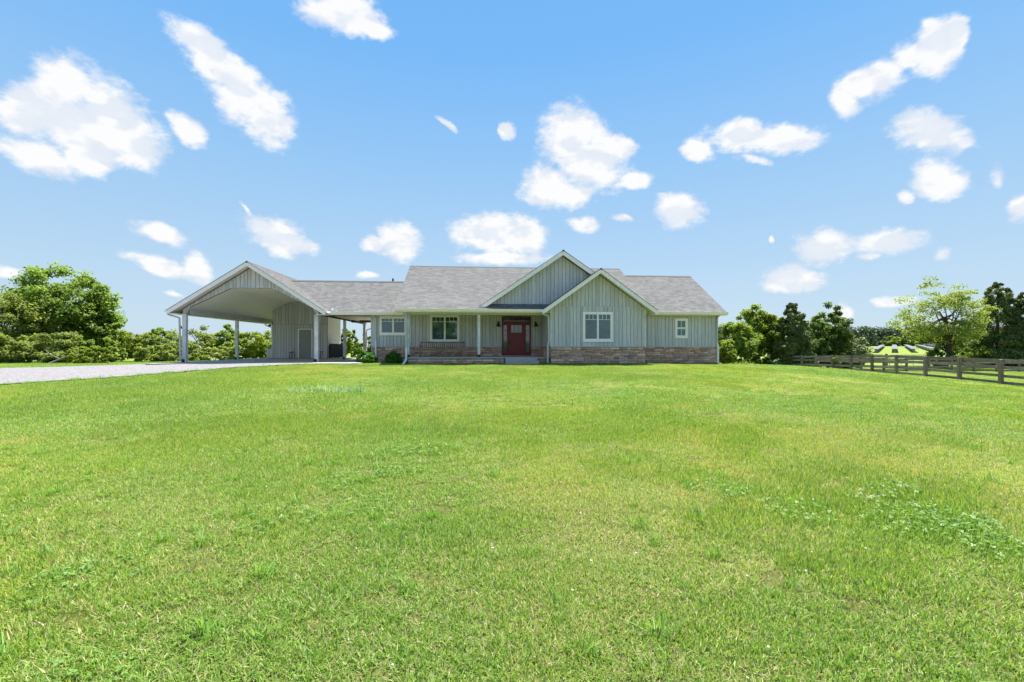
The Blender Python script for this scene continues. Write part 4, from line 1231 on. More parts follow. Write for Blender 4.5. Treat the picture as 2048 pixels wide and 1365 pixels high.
# ------------------------------------------------------------------ foliage
def leaf_mesh(name, mat, parent, org, C, Rr, N, size, flat=.75, up=.7, seed=0, floor=None, tb=0.0, spread=0.3):
    """leaf faces round clump centres C with radii Rr, N leaves per clump"""
    g = np.random.default_rng(seed)
    C = np.asarray(C, float); Rr = np.asarray(Rr, float)
    n = len(C)
    idx = np.repeat(np.arange(n), N)
    m = len(idx)
    d = g.normal(size=(m, 3)); d /= np.linalg.norm(d, axis=1)[:, None]
    rad = Rr[idx] * g.random(m) ** (1 / 2.1) * (1 + .12 * g.normal(size=m))
    ctr = C[idx] + d * rad[:, None] * np.array([1, 1, flat])
    if floor is not None:
        k = ctr[:, 2] > floor + .03
        ctr, d, idx = ctr[k], d[k], idx[k]; m = len(idx)
    nrm = d * .55 + np.array([0, 0, up]) + g.normal(size=(m, 3)) * .65
    nrm /= np.linalg.norm(nrm, axis=1)[:, None]
    t = np.cross(nrm, g.normal(size=(m, 3))); t /= np.linalg.norm(t, axis=1)[:, None] + 1e-9
    b = np.cross(nrm, t)
    s = size * (0.65 + .7 * g.random(m))[:, None]
    droop = nrm * s * .12
    V4 = np.stack([ctr - t * s * .55 - droop, ctr + b * s * .34, ctr + t * s * .55 - droop, ctr - b * s * .34], 1).reshape(-1, 3) - np.array(org)
    ct = g.random(n) * .6 + .2
    tint = np.clip(ct[idx] + g.normal(size=m) * spread * .6 + tb, 0, 1)
    me = bpy.data.meshes.new(name)
    me.vertices.add(4 * m); me.vertices.foreach_set('co', V4.astype(np.float32).ravel())
    me.loops.add(4 * m); me.loops.foreach_set('vertex_index', np.arange(4 * m, dtype=np.int32))
    me.polygons.add(m); me.polygons.foreach_set('loop_start', np.arange(0, 4 * m, 4, dtype=np.int32))
    a = me.attributes.new('tint', 'FLOAT', 'POINT'); a.data.foreach_set('value', np.repeat(tint, 4).astype(np.float32))
    me.materials.append(M[mat]); me.update(calc_edges=True)
    o = bpy.data.objects.new(name, me); col.objects.link(o)
    if parent is not None: o.parent = parent
    return o

tree_seed = [1000]
def tree(name, label, cat, x, y, top, rad, kind, mat, n_clumps=60, leaves=130, leaf=.20, group=None, low=None, ry=None, tb=0.0):
    tree_seed[0] += 1
    sd_ = tree_seed[0]; g = np.random.default_rng(sd_)
    zb = T(x, y) - .03; org = (x, y, zb); H = top - zb
    ry = ry or rad
    root = tag(empty(name, org), label, cat, group)
    C, RR = [], []
    if kind == 'cedar':
        while len(C) < n_clumps:
            f = g.random() ** 1.15 * .985 + .01
            rr = rad * (1 - f) ** .52 * (.95 + .1 * math.sin(f * 17 + sd_))
            a = g.random() * 6.283; q = rr * (.35 + .65 * g.random() ** .5)
            C.append((x + q * math.cos(a), y + q * math.sin(a), zb + H * (.05 + .93 * f))); RR.append(max(.16, rad * .30 * (1 - f) ** .5))
    else:
        lo = {'round': .26, 'open': .30, 'bush': 0.0, 'tall': .12}[kind] if low is None else low
        cz_ = zb + H * (lo + (1 - lo) * (.42 if kind != 'bush' else .30))
        hz_up = top - cz_; hz_dn = cz_ - zb - H * lo
        k_ = (.195 if kind != 'open' else .17) * (.8 if name == 'boxwood' else 1)
        # a few big lobes give the outline its bumps
        lob = g.normal(size=(7, 3)); lob /= np.linalg.norm(lob, axis=1)[:, None]; lob[:, 2] = np.abs(lob[:, 2]) * .9
        amp = g.uniform(.08, .30, 7) if name != 'boxwood' else np.zeros(7) + .1
        while len(C) < n_clumps:
            d = g.normal(size=3); d /= np.linalg.norm(d)
            bulge = 1 - .14 + (np.clip(lob @ d, 0, 1) ** 6 * amp).sum()
            f = (.42 + .58 * g.random() ** .6) * min(bulge, 1.14) if name != 'boxwood' else .62 + .2 * g.random()
            px_, py_ = d[0] * rad * f * .93, d[1] * ry * f * .93
            pz_ = d[2] * (hz_up if d[2] > 0 else hz_dn) * f * .93
            if kind == 'bush' and d[2] < 0: px_ *= 1.05
            C.append((x + px_, y + py_, cz_ + pz_)); RR.append(min(rad, H * .6) * k_ * g.uniform(.65, 1.25))
    C = np.array(C)
    # trunk and limbs
    mb = MB()
    tr = max(.035, H * .018)
    if kind == 'cedar': mb.tube([(x, y, zb - .1), (x + .03 * H * .2, y, zb + H * .5), (x, y, zb + H * .93)], [tr * 1.2, tr * .7, tr * .2], 7)
    else:
        th_ = H * (.55 if kind in ('round', 'open', 'tall') else .3)
        bend = g.normal(size=2) * H * .02
        mid = Vector((x + bend[0], y + bend[1], zb + th_ * .5)); tp = Vector((x - bend[0], y + bend[1] * .5, zb + th_))
        if kind != 'bush': mb.tube([(x, y, zb - .15), (x, y, zb + .15), mid, tp], [tr * 1.5, tr * 1.15, tr, tr * .65], 8)
        nl = {'round': 12, 'tall': 12, 'open': 26, 'bush': 9}[kind]
        pick = g.choice(len(C), min(nl, len(C)), replace=False)
        for j in pick:
            e = Vector(C[j]); f = g.uniform(.45, 1.0)
            s_ = (Vector((x, y, zb + .12)).lerp(mid, f * 2 - .6) if f < .8 else mid.lerp(tp, f)) if kind != 'bush' else Vector((x + g.normal() * .08, y + g.normal() * .08, zb))
            m_ = s_.lerp(e, .5) + Vector((0, 0, .06 * H)); rr0 = tr * (.55 if kind != 'bush' else .5)
            mb.tube([s_, m_, e], [rr0, rr0 * .6, rr0 * .2], 6)
    mb.build('trunk' if kind != 'bush' else 'stems', M['bark'], root, org, smooth=True)
    leaf_mesh('crown' if kind != 'bush' else 'foliage', mat, root, org, C, RR, leaves, leaf, flat=.8 if kind != 'open' else .5, seed=sd_, floor=zb if kind in ('bush', 'cedar') or lo < .1 else None, tb=tb,
              up=(.75 if kind != 'cedar' else .25))
    return root

BT = 'trees and bushes left of the carport'
tree('oak_tree', 'tallest broad green tree at the left, rising above the bushes', 'tree', -45.3, 46, 10.32, 4.95, 'round', 'leaf_mid', 150, 190, 0.26, BT,low=.05)
tree('leafy_tree', 'olive green tree cut by the left edge of the picture', 'tree', -45.6, 41, 7.33, 3.69, 'tall', 'leaf_olive', 120, 150, 0.2, BT,low=.02)
tree('leafy_tree', 'mid green tree on the right flank of the tallest left tree', 'tree', -42.8, 47, 6.38, 2.58, 'tall', 'leaf_mid', 90, 150, 0.24, BT,low=.02)
tree('wild_bush', 'yellowish olive bush below the left edge tree', 'bush', -40.4, 37, 2.90, 2.24, 'bush', 'leaf_olive', 70, 150, 0.15, BT)
tree('wild_bush', 'olive bush over the fallen branch at the left', 'bush', -37.6, 37.5, 3.13, 1.81, 'bush', 'leaf_olive', 70, 150, 0.15, BT)
tree('wild_bush', 'dark green bush at the foot of the tallest left tree', 'bush', -38.4, 40, 2.66, 1.76, 'bush', 'leaf_mid', 60, 140, 0.18, BT)
tree('wild_bush', 'low round yellow green bush beside the far edge of the driveway', 'bush', -31.8, 34.5, 1.59, 1.67, 'bush', 'leaf_lime', 60, 150, 0.1, BT,tb=-.25)
tree('wild_bush', 'green bush between the low yellow bush and the tall trees', 'bush', -35.1, 40, 2.49, 1.14, 'bush', 'leaf_light', 45, 130, 0.16, BT)
tree('leafy_tree', 'small yellow green tree left of the carport', 'tree', -37.2, 45, 3.60, 2.08, 'tall', 'leaf_lime', 60, 140, 0.18, BT,low=.02, tb=-.2)
tree('leafy_tree', 'small darker green tree showing over the yellow bushes left of the carport', 'tree', -37.2, 48, 3.79, 1.37, 'tall', 'leaf_mid', 50, 140, 0.2, BT,low=.1)
tree('wild_bush', 'broad olive bush just left of the front carport post', 'bush', -29.3, 38, 2.52, 2.25, 'bush', 'leaf_olive', 70, 150, 0.14, BT)
tree('leafy_tree', 'feathery olive tree behind the front left carport post', 'tree', -31.9, 46, 3.85, 2.53, 'tall', 'leaf_olive', 70, 140, 0.17, BT,low=.02)
tree('wild_bush', 'low olive bush under the left side of the carport', 'bush', -26.7, 37, 1.93, 1.55, 'bush', 'leaf_olive', 45, 140, 0.14, BT)
tree('wild_bush', 'low dull green bush in the middle of the carport opening', 'bush', -27.4, 42, 2.35, 2.22, 'bush', 'leaf_olive', 55, 140, 0.15, BT,tb=.1)
tree('leafy_tree', 'light green tree behind the second left carport post', 'tree', -29.2, 47, 4.00, 1.76, 'tall', 'leaf_light', 60, 140, 0.18, BT,low=.1)
tree('wild_bush', 'dark bush at the foot of the second left carport post', 'bush', -27.0, 44, 2.01, 1.16, 'bush', 'leaf_mid', 40, 130, 0.16, BT)
tree('leafy_tree', 'bright yellow green tree left of the storage room', 'tree', -26.1, 46, 3.45, 2.53, 'tall', 'leaf_lime', 80, 150, 0.17, BT,low=.0)
tree('wild_bush', 'yellow green bush behind the heat pump', 'bush', -26.3, 50, 2.52, 1.43, 'bush', 'leaf_lime', 45, 140, 0.17, BT)
tree('leafy_tree', 'yellow green tree seen through the breezeway beside the storage room', 'tree', -18.4, 50, 3.84, 0.93, 'tall', 'leaf_lime', 55, 140, 0.17, 'trees seen through the breezeway',low=.0)
tree('leafy_tree', 'tall darker tree seen through the breezeway', 'tree', -21.9, 62, 4.53, 0.89, 'tall', 'leaf_dark', 50, 130, 0.22, 'trees seen through the breezeway',low=.1)
tree('wild_bush', 'dark bush seen low through the breezeway', 'bush', -19.1, 56, 2.27, 0.98, 'bush', 'leaf_mid', 40, 130, 0.18, 'trees seen through the breezeway')
tree('leafy_tree', 'green tree seen beside the house corner through the breezeway', 'tree', -17.0, 54, 3.19, 1.19, 'tall', 'leaf_mid', 55, 140, 0.18, 'trees seen through the breezeway',low=.0)
tree('leafy_tree', 'light green tree just right of the house roof end', 'tree', 21.8, 45, 4.49, 2.45, 'tall', 'leaf_light', 97, 182, 0.19, 'trees right of the house',low=.05)
tree('leafy_tree', 'tallest light green tree of the right hand group', 'tree', 25.8, 49, 6.05, 2.41, 'tall', 'leaf_light', 109, 156, 0.2, 'trees right of the house',low=.16)
tree('leafy_tree', 'yellow green tree left of the pointed cedar', 'tree', 27.0, 47, 5.76, 2.01, 'tall', 'leaf_lime', 97, 143, 0.19, 'trees right of the house',low=.2, tb=-.3)
tree('cedar_tree', 'pointed dark cedar left of the fence corner', 'tree', 28.3, 46, 6.13, 2.15, 'cedar', 'leaf_cedar', 172, 247, 0.15, 'trees right of the house')
tree('leafy_tree', 'middle dark tree between the pointed cedar and the round topped tree', 'tree', 31.4, 48, 5.54, 1.99, 'tall', 'leaf_dark', 97, 169, 0.19, 'trees right of the house',low=.08)
tree('leafy_tree', 'dark round topped tree behind the left end of the fence', 'tree', 34.7, 50, 6.31, 2.20, 'tall', 'leaf_dark', 109, 182, 0.2, 'trees right of the house',low=.1)
tree('wild_bush', 'broad dark bush under the round topped tree behind the fence', 'bush', 36.1, 51, 3.71, 3.04, 'bush', 'leaf_cedar', 103, 208, 0.17, 'trees right of the house')
tree('wild_bush', 'dark undergrowth bush left of the fence corner', 'bush', 31.0, 49, 2.28, 2.80, 'bush', 'leaf_cedar', 92, 195, 0.16, 'trees right of the house')
tree('wild_bush', 'shaded bush between the light green trees', 'bush', 28.6, 51, 1.75, 2.38, 'bush', 'leaf_dark', 69, 182, 0.16, 'trees right of the house')
tree('wild_bush', 'low dark bush under the first light green tree right of the house', 'bush', 23.4, 47, 1.53, 2.19, 'bush', 'leaf_dark', 69, 182, 0.15, 'trees right of the house')
tree('wild_bush', 'leafy low bush at the right end of the dark group behind the fence', 'bush', 39.5, 53, 1.76, 1.51, 'bush', 'leaf_light', 51, 169, 0.15, 'trees right of the house')
tree('spreading_tree', 'sparse wide tree with see through crown behind the paddock', 'tree', 52.5, 55, 10.35, 5.08, 'open', 'leaf_olive', 210, 66, 0.21, 'trees behind the paddock',low=.16, tb=.25)
tree('wild_bush', 'bush round the foot of the sparse wide tree', 'bush', 53.3, 56, 3.13, 1.85, 'bush', 'leaf_dark', 60, 120, 0.17, 'trees behind the paddock')
tree('cedar_tree', 'dark cedar right of the sparse wide tree', 'tree', 60.8, 57, 9.80, 3.13, 'cedar', 'leaf_cedar', 200, 190, 0.18, 'trees behind the paddock')
tree('cedar_tree', 'dark cedar cut by the right edge of the picture', 'tree', 63.3, 56, 8.79, 2.71, 'cedar', 'leaf_cedar', 170, 190, 0.18, 'trees behind the paddock')
tree('wild_bush', 'dark thicket under the two cedars at the right', 'bush', 62.8, 58, 3.70, 4.46, 'bush', 'leaf_dark', 120, 150, 0.19, 'trees behind the paddock')
tree('wild_bush', 'green bush between the sparse wide tree and the cedars', 'bush', 57.7, 57, 2.91, 2.13, 'bush', 'leaf_mid', 60, 140, 0.17, 'trees behind the paddock')
tree('field_tree', 'light green tree at the left of the row beyond the solar field gates', 'tree', 277.1, 330, 9.66, 9.43, 'tall', 'leaf_light', 50, 110, 0.95, 'row of trees by the solar field',low=.1)
tree('field_tree', 'light green tree in the middle of the row beyond the solar field gates', 'tree', 281.3, 320, 11.52, 10.55, 'tall', 'leaf_light', 55, 110, 0.95, 'row of trees by the solar field',low=.1)
tree('field_tree', 'green tree at the right of the row, half behind the sparse wide tree', 'tree', 276.3, 300, 12.21, 9.89, 'tall', 'leaf_mid', 55, 110, 0.9, 'row of trees by the solar field',low=.1)
tree('field_tree', 'green tree behind the foot of the sparse wide tree in the far row', 'tree', 283.9, 290, 11.22, 10.20, 'tall', 'leaf_mid', 55, 110, 0.9, 'row of trees by the solar field',low=.1)
tree('garden_shrub', 'bright yellow green shrub at the right corner of the house', 'shrub', 13.15, 28.2, 2.55, .72, 'bush', 'leaf_lime', 75, 170, .085)
tree('sapling', 'tiny pale sapling standing alone at the lawn edge left of the fence', 'sapling', 21.2, 36.5, T(21.2, 36.5) + .75, .28, 'open', 'leaf_blue', 9, 10, .13)
tree('sapling', 'tiny sapling growing up against the fence near its left end', 'sapling', 26.75, 37.3, T(26.75, 37.3) + 1.5, .38, 'open', 'leaf_light', 14, 9, .13)

# the tree behind the photographer that the porch windows mirror
tx_, ty_ = H2W(-6.2, -30.0)
tree('oak_tree', 'broad tree behind the viewpoint, mirrored in the porch window', 'tree', tx_, ty_, 8.2, 3.6, 'round', 'leaf_mid', 110, 150, .25, None, low=.06)

# clipped boxwoods by the house
for px_, py_, r_, h_, lb in ((-7.95, 24.85, .60, .72, 'clipped round boxwood at the breezeway corner, left one of two'), (-6.50, 25.0, .52, .70, 'clipped round boxwood under the short high window, right one of two')):
    tree('boxwood', lb, 'shrub', px_, py_, T(px_, py_) + h_ * 1.12, r_ * 1.12, 'bush', 'leaf_box', 130, 150, .05, 'boxwoods by the house')

# fallen dead branch under the left bushes
bx, by = -36.0, 35.3
bz = T(bx, by); mb = MB()
mb.tube([(bx, by, bz + .02), (bx + 1.2, by + .1, bz + .55), (bx + 2.8, by + .2, bz + 1.15)], [.07, .055, .02], 7)
mb.tube([(bx + .9, by, bz + .42), (bx + .2, by - .1, bz + .8), (bx - .3, by, bz + 1.2)], [.035, .025, .01], 6)
mb.tube([(bx + 1.5, by + .1, bz + .66), (bx + 1.9, by, bz + .62), (bx + 2.6, by - .1, bz + .72)], [.03, .02, .008], 6)
tag(mb.build('fallen_branch', M['deadwood'], None, (0, 0, 0), smooth=True), 'bleached fallen branch lying under the olive bush at the left', 'branch')

# distant woods all round the fields, one mass
def woods():
    g = np.random.default_rng(42); C, RR = [], []
    for k in range(620):
        az = g.uniform(-180, 180); r = g.uniform(405, 470)
        if 8 < az < 62: h = g.uniform(13, 18.5); r = g.uniform(440, 480)
        elif az < -20 and az > -60: h = g.uniform(4, 7.5)
        elif abs(az) > 110: h = g.uniform(4, 8.5); r = g.uniform(210, 260)
        else: h = g.uniform(5, 9)
        x, y = r * math.sin(R(az)), r * math.cos(R(az)); z = T(x, y)
        w_ = g.uniform(4.5, 8)
        for q in range(3):
            C.append((x + g.normal() * 2, y + g.normal() * 2, z + h * (.2 + .28 * q))); RR.append(w_ * (.95 - .2 * q))
    for az in np.arange(8, 62, .55):
        x, y = 470 * math.sin(R(az)), 470 * math.cos(R(az)); z = T(x, y)
        for q in range(3): C.append((x + g.normal() * 2, y + g.normal() * 2, z + 2 + 4.5 * q)); RR.append(5.5)
    o = leaf_mesh('distant_woods', 'leaf_far', None, (0, 0, 0), C, RR, 95, 1.6, seed=9, flat=.9)
    tag(o, 'dark band of far off woods along the edge of the fields', 'woods', kind='stuff')
woods()

# ------------------------------------------------------------------ lawn
def blades(g, n, rad, h0, h1, w0, w1, lean, tint, flatten=0.0, core=.5):
    r = rad * g.random(n) ** core; a = g.random(n) * 6.283
    bx, by = r * np.cos(a), r * np.sin(a)
    h = g.uniform(h0, h1, n); wd = g.uniform(w0, w1, n)
    la = g.random(n) * 6.283; ln = np.abs(g.normal(size=n)) * lean
    dx, dy = np.cos(la) * np.sin(np.minimum(ln, 1.45)), np.sin(la) * np.sin(np.minimum(ln, 1.45)); dz = np.cos(np.minimum(ln, 1.45))
    fa = la + 1.57 + g.normal(size=n) * .5
    fx, fy = np.cos(fa), np.sin(fa)
    def pt(t, side, bend):
        x = bx + dx * h * t + np.cos(la) * h * bend + fx * side * wd / 2
        y = by + dy * h * t + np.sin(la) * h * bend + fy * side * wd / 2
        z = dz * h * t - h * bend * .35
        return np.stack([x, y, np.maximum(z, .002)], 1)
    curl = g.uniform(.05, .35, n)
    P5 = [pt(0, -1, 0), pt(0, 1, 0), pt(.55, .85, curl * .3), pt(.55, -.85, curl * .3), pt(1.0, 0, curl)]
    V_ = np.stack(P5, 1).reshape(-1, 3)
    i = np.arange(n) * 5
    q = np.stack([i, i + 1, i + 2, i + 3], 1); t3 = np.stack([i + 3, i + 2, i + 4], 1)
    return V_, q, t3, np.repeat(tint, 5)

def raw_mesh(name, parts, mats):
    me = bpy.data.meshes.new(name)
    vs_, ls, starts, tot, tn, mi = [], [], [], [], [], []
    off = 0; lo = 0
    for V_, q, t3, ti, k in parts:
        vs_.append(V_); tn.append(ti)
        for F_, c in ((q, 4), (t3, 3)):
            if F_ is None or len(F_) == 0: continue
            ls.append((F_ + off).ravel()); starts.append(lo + np.arange(len(F_)) * c); lo += len(F_) * c; mi.append(np.full(len(F_), k))
        off += len(V_)
    V_ = np.concatenate(vs_).astype(np.float32); L = np.concatenate(ls).astype(np.int32); S_ = np.concatenate(starts).astype(np.int32)
    me.vertices.add(len(V_)); me.vertices.foreach_set('co', V_.ravel())
    me.loops.add(len(L)); me.loops.foreach_set('vertex_index', L)
    me.polygons.add(len(S_)); me.polygons.foreach_set('loop_start', S_)
    for m_ in mats: me.materials.append(m_)
    me.polygons.foreach_set('material_index', np.concatenate(mi).astype(np.int32))
    a = me.attributes.new('tint', 'FLOAT', 'POINT'); a.data.foreach_set('value', np.concatenate(tn).astype(np.float32))
    me.update(calc_edges=True)
    return me

def clover(g, n, rad):
    Vs, Ts, tn = [], [], []
    for k in range(n):
        r = rad * math.sqrt(g.random()); a = g.random() * 6.283; h = g.uniform(.025, .06); s = g.uniform(.007, .014)
        c = np.array([r * math.cos(a), r * math.sin(a), h]); ph = g.random() * 6.283; ti = g.random()
        tx, ty = g.normal() * .25, g.normal() * .25
        for j in range(3):
            t = ph + j * 2.094
            e = np.array([math.cos(t), math.sin(t), 0]); f = np.array([-math.sin(t), math.cos(t), 0])
            tip = lambda q: q + np.array([0, 0, tx * (q[0] - c[0]) + ty * (q[1] - c[1])])
            b = len(Vs)
            Vs += [c, tip(c + e * s * .7 - f * s * .55), tip(c + e * s * 1.45 - f * s * .25), tip(c + e * s * 1.3), tip(c + e * s * 1.45 + f * s * .25), tip(c + e * s * .7 + f * s * .55)]
            Ts += [(b, b + 1, b + 2), (b, b + 2, b + 3), (b, b + 3, b + 4), (b, b + 4, b + 5)]
            tn += [ti] * 6
    return np.array(Vs), None, np.array(Ts), np.array(tn)

tufts = bpy.data.collections.new('grass_kinds')
def add_tuft(name, parts, mats):
    o = bpy.data.objects.new(name, raw_mesh(name, parts, mats)); tufts.objects.link(o); return o
gm_ = [M['grass'], M['clover'], M['broadblade'], M['bloom']]
PR = .30
for k in range(4):            # 0-3 plain turf
    g = np.random.default_rng(300 + k)
    n = 1300
    ti = np.clip(g.normal(.44, .23, n), 0, .79); dry = g.random(n) < .06; ti[dry] = g.uniform(.85, 1, dry.sum())
    n2 = 300; t2 = g.uniform(.82, 1, n2)
    add_tuft('turf_%d' % k, [(*blades(g, n, PR, .02, .058, .0030, .0066, .95, ti), 0), (*blades(g, n2, PR, .02, .05, .0015, .003, 1.25, t2), 0)], gm_)
for k in range(2):            # 4-5 dry turf
    g = np.random.default_rng(320 + k)
    n = 1050
    ti = np.clip(g.normal(.52, .2, n), 0, .84); dry = g.random(n) < .22; ti[dry] = g.uniform(.82, 1, dry.sum())
    n2 = 330; t2 = g.uniform(.82, 1, n2)
    add_tuft('turf_%d' % (4 + k), [(*blades(g, n, PR, .02, .05, .0028, .0055, .8, ti), 0), (*blades(g, n2, PR, .02, .055, .0015, .003, 1.3, t2), 0)], gm_)
for k in range(2):            # 6-7 clover among grass
    g = np.random.default_rng(330 + k)
    n = 950; ti = np.clip(g.normal(.42, .2, n), 0, .8)
    add_tuft('turf_%d' % (6 + k), [(*blades(g, n, PR, .025, .075, .003, .006, .7, ti), 0), (*clover(g, 120, PR), 1)], gm_)
for k in range(2):            # 8-9 coarse broad bladed tuft
    g = np.random.default_rng(340 + k)
    n = 22
    add_tuft('turf_%d' % (8 + k), [(*blades(g, n, .06, .06, .17, .005, .0095, 1.0, g.random(n), core=1), 2), (*blades(g, 60, .09, .05, .10, .003, .005, .6, np.clip(g.normal(.45, .15, 60), 0, .8)), 0)], gm_)

g = np.random.default_rng(9)
def lattice(x, y, s, seed):
    gg = np.random.default_rng(seed); T_ = gg.random((64, 64))
    u, v = x / s + 31.7, y / s + 17.3
    i, j = np.floor(u).astype(int), np.floor(v).astype(int); fu, fv = u - i, v - j
    fu, fv = fu * fu * (3 - 2 * fu), fv * fv * (3 - 2 * fv)
    q = lambda a, b: T_[a % 64, b % 64]
    return (q(i, j) * (1 - fu) + q(i + 1, j) * fu) * (1 - fv) + (q(i, j + 1) * (1 - fu) + q(i + 1, j + 1) * fu) * fv
HOUSE_POLYS = [[H2W(*q) for q in pl] for pl in (
    [(-3.47, 24.0), (3.96, 24.0), (3.96, 34), (-3.47, 34)], [(3.95, 23.6), (9.03, 23.6), (9.03, 34), (3.95, 34)], [(9.0, 25.6), (14.14, 25.6), (14.14, 34), (9, 34)],
    [(1.55, 23.3), (3.3, 23.3), (3.3, 24.1), (1.55, 24.1)], [(-5.93, 26.7), (-3.4, 26.7), (-3.4, 34), (-5.93, 34)], [(-16.3, 24.0), (-6.0, 24.0), (-6, 40.8), (-16.3, 40.8)])]
def free(x, y):
    ok = ~point_in(DRIVE, x + .12 * np.sin(y * 3.1), y + .12 * np.sin(x * 2.7))
    for pl in HOUSE_POLYS: ok &= ~point_in(pl, x, y)
    return ok
pts, rot, scl, var = [], [], [], []
def scatter(x0, x1, y0, y1, step, sc, keep):
    xs, ys = np.meshgrid(np.arange(x0, x1, step), np.arange(y0, y1, step))
    x = xs.ravel() + g.uniform(-.5, .5, xs.size) * step; y = ys.ravel() + g.uniform(-.5, .5, xs.size) * step
    k = keep(x, y) & free(x, y)
    x, y = x[k], y[k]; n = len(x)
    d = lattice(x, y, 2.3, 1) * .6 + lattice(x, y, .8, 2) * .4
    c = lattice(x, y, 1.7, 3) * .6 + lattice(x, y, .6, 4) * .4
    tall = lattice(x, y, 2.8, 5) * .6 + lattice(x, y, .9, 6) * .4
    v = g.integers(0, 4, n)
    dm = d + g.normal(size=n) * .10 - .012 * np.clip(np.hypot(x, y) - 4, 0, 4) > .575; v[dm] = 4 + g.integers(0, 2, dm.sum())
    cm = (c + g.normal(size=n) * .15 > .76) & (np.hypot(x, y) < 6.0); v[cm] = 6 + g.integers(0, 2, cm.sum())
    pts.append(np.stack([x, y], 1)); rot.append(g.random(n) * 6.283)
    hz = sc * .55 + .45
    scl.append(np.stack([np.full(n, sc), np.full(n, sc), hz * (.5 + 1.1 * tall) * g.uniform(.75, 1.3, n)], 1)); var.append(v)
view = lambda x, y: (np.abs(x) < 1.22 * np.abs(y) + 8.5)
rr_ = lambda x, y: np.hypot(x, y)
scatter(-17, 17, -5, 10, .27, 1.0, lambda x, y: view(x, y) & (rr_(x, y) < 9.5))
scatter(-44, 46, -4, 30, .40, 1.3, lambda x, y: view(x, y) & (rr_(x, y) >= 9.5) & (rr_(x, y) < 30))
scatter(-54, 70, 12, 62, .85, 2.3, lambda x, y: view(x, y) & (rr_(x, y) >= 30))
# coarse tufts
n = 1500
x = g.uniform(-12, 12, n); y = g.uniform(-1, 14, n); k = view(x, y) & free(x, y) & (lattice(x, y, 1.9, 7) > .35); x, y = x[k], y[k]; n = len(x)
pts.append(np.stack([x, y], 1)); rot.append(g.random(n) * 6.283); scl.append(np.repeat(g.uniform(.4, 1.15, n)[:, None] ** 1.3, 3, 1)); var.append(8 + g.integers(0, 2, n))
n = 2600
x = g.uniform(-32, 34, n); y = g.uniform(10, 28, n); k = view(x, y) & free(x, y) & (lattice(x, y, 2.6, 8) > .5); x, y = x[k], y[k]; n = len(x)
pts.append(np.stack([x, y], 1)); rot.append(g.random(n) * 6.283); scl.append(np.repeat(g.uniform(.7, 1.3, n)[:, None], 3, 1)); var.append(8 + g.integers(0, 2, n))
# longer unmown fringe along walls, fence and drive edge
fr_pts = []
def fringe(a, b, n, w_):
    t = g.random(n); fr_pts.append(np.stack([a[0] + (b[0] - a[0]) * t + g.normal(size=n) * w_, a[1] + (b[1] - a[1]) * t + g.normal(size=n) * w_], 1))
for (a, b) in (((-3.4, 23.85), (1.5, 23.85)), ((3.9, 23.45), (9.1, 23.45)), ((9.1, 25.45), (14.2, 25.45)), ((3.3, 23.6), (3.9, 23.6)), ((-5.9, 26.5), (-3.5, 26.0))): fringe(H2W(*a), H2W(*b), 80, .07)
fringe(tuple(FA), tuple(FA + FD * 27), 420, .16)
for a, b in zip(DRIVE[8:18], DRIVE[9:19]): fringe(a, b, 26, .22)
fp = np.concatenate(fr_pts); n = len(fp)
pts.append(fp); rot.append(g.random(n) * 6.283); scl.append(np.repeat(g.uniform(.6, 1.3, n)[:, None], 3, 1)); var.append(8 + g.integers(0, 2, n))
P2 = np.concatenate(pts); n = len(P2)
bump_ = .02 * np.sin(P2[:, 0] * 1.7 + P2[:, 1] * .6) * np.sin(P2[:, 1] * 1.3 - P2[:, 0] * .4) * np.clip(1 - np.hypot(P2[:, 0], P2[:, 1]) / 60, 0, 1)
P3 = np.concatenate([P2, (terrain(P2[:, 0], P2[:, 1]) + bump_ - .004)[:, None]], 1)
me = bpy.data.meshes.new('lawn_grass'); me.vertices.add(n); me.vertices.foreach_set('co', P3.astype(np.float32).ravel())
ra = np.zeros((n, 3)); ra[:, 2] = np.concatenate(rot)
a = me.attributes.new('rot', 'FLOAT_VECTOR', 'POINT'); a.data.foreach_set('vector', ra.astype(np.float32).ravel())
a = me.attributes.new('scl', 'FLOAT_VECTOR', 'POINT'); a.data.foreach_set('vector', np.concatenate(scl).astype(np.float32).ravel())
a = me.attributes.new('variant', 'INT', 'POINT'); a.data.foreach_set('value', np.concatenate(var).astype(np.int32))
me.update()
lawn = bpy.data.objects.new('lawn_grass', me); col.objects.link(lawn)
tag(lawn, 'bright green mown lawn with clover, dry patches and coarse tufts', 'grass', kind='stuff')
ng = bpy.data.node_groups.new('plant_grass', 'GeometryNodeTree')
ng.interface.new_socket('Geometry', in_out='INPUT', socket_type='NodeSocketGeometry'); ng.interface.new_socket('Geometry', in_out='OUTPUT', socket_type='NodeSocketGeometry')
gi = ng.nodes.new('NodeGroupInput'); go_ = ng.nodes.new('NodeGroupOutput'); iop = ng.nodes.new('GeometryNodeInstanceOnPoints'); ci_ = ng.nodes.new('GeometryNodeCollectionInfo')
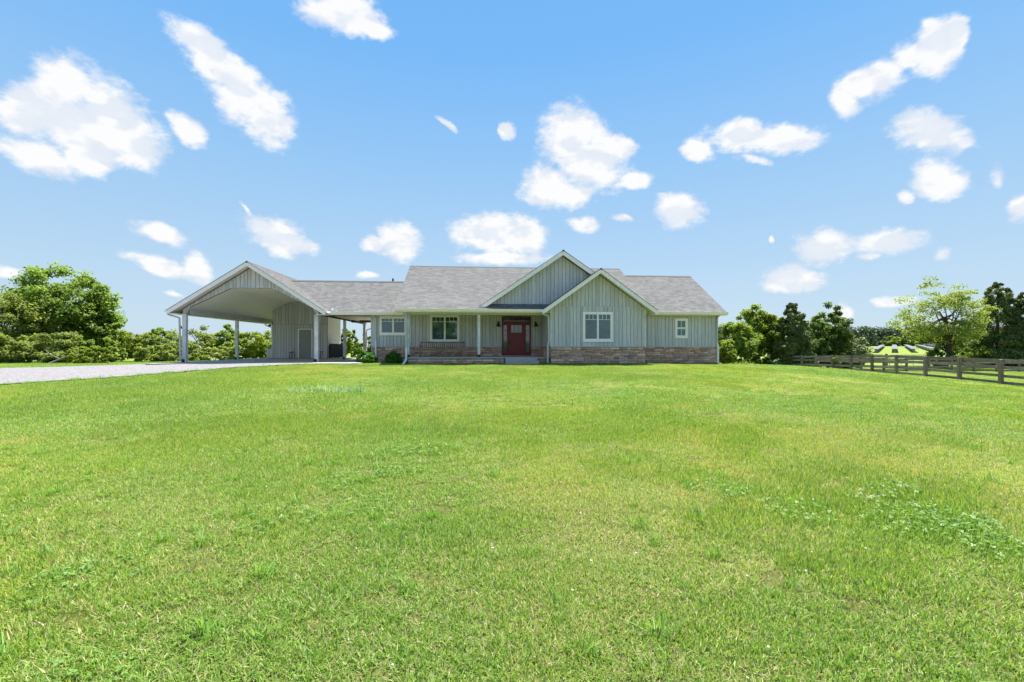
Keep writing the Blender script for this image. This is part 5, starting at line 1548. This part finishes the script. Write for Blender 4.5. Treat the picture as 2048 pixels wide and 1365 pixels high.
ci_.inputs['Collection'].default_value = tufts; ci_.inputs['Separate Children'].default_value = True; ci_.inputs['Reset Children'].default_value = True
def named(nm, ty):
    q = ng.nodes.new('GeometryNodeInputNamedAttribute'); q.data_type = ty; q.inputs['Name'].default_value = nm; return q.outputs['Attribute']
ng.links.new(gi.outputs[0], iop.inputs['Points']); ng.links.new(ci_.outputs[0], iop.inputs['Instance'])
iop.inputs['Pick Instance'].default_value = True
ng.links.new(named('variant', 'INT'), iop.inputs['Instance Index']); ng.links.new(named('rot', 'FLOAT_VECTOR'), iop.inputs['Rotation']); ng.links.new(named('scl', 'FLOAT_VECTOR'), iop.inputs['Scale'])
ng.links.new(iop.outputs[0], go_.inputs[0])
md = lawn.modifiers.new('grass', 'NODES'); md.node_group = ng
print('grass tufts', n)

# white clover heads scattered in the turf
def blooms():
    gg = np.random.default_rng(15); mb = MB()
    for k in range(130):
        x, y = gg.uniform(-3, 8), gg.uniform(1.6, 9)
        if abs(x) > 1.2 * y + 1: continue
        z = T(x, y) + .05; s = gg.uniform(.005, .008)
        mb.lathe([(0, -s), (s * .8, -s * .5), (s, 0), (s * .75, s * .6), (0, s)], (x, y, z), 6)
    tag(mb.build('clover_blooms', M['bloom']), 'small white clover heads scattered in the lawn', 'flowers', kind='stuff')
blooms()

# pale blue green weed clump in the lawn and weeds at the house corner
def weed(label, x, y, rad, n, h0, h1, seed, mat='leaf_blue'):
    g_ = np.random.default_rng(seed)
    me_ = raw_mesh('weed_clump', [(*blades(g_, n, rad, h0, h1, .012, .022, .7, g_.random(n), core=.6), 0)], [M[mat]])
    o = bpy.data.objects.new('weed_clump', me_); col.objects.link(o); o.location = (x, y, T(x, y)); o.scale = (1.35, .9, 1)
    tag(o, label, 'weeds')
weed('pale blue green clump of coarse grass in the left middle of the lawn', -4.75, 11.75, .75, 420, .07, .20, 3)
weed('pale feathery weeds at the foot of the yellow green shrub by the house corner', 13.9, 27.6, .6, 160, .15, .40, 4, 'leaf_light')
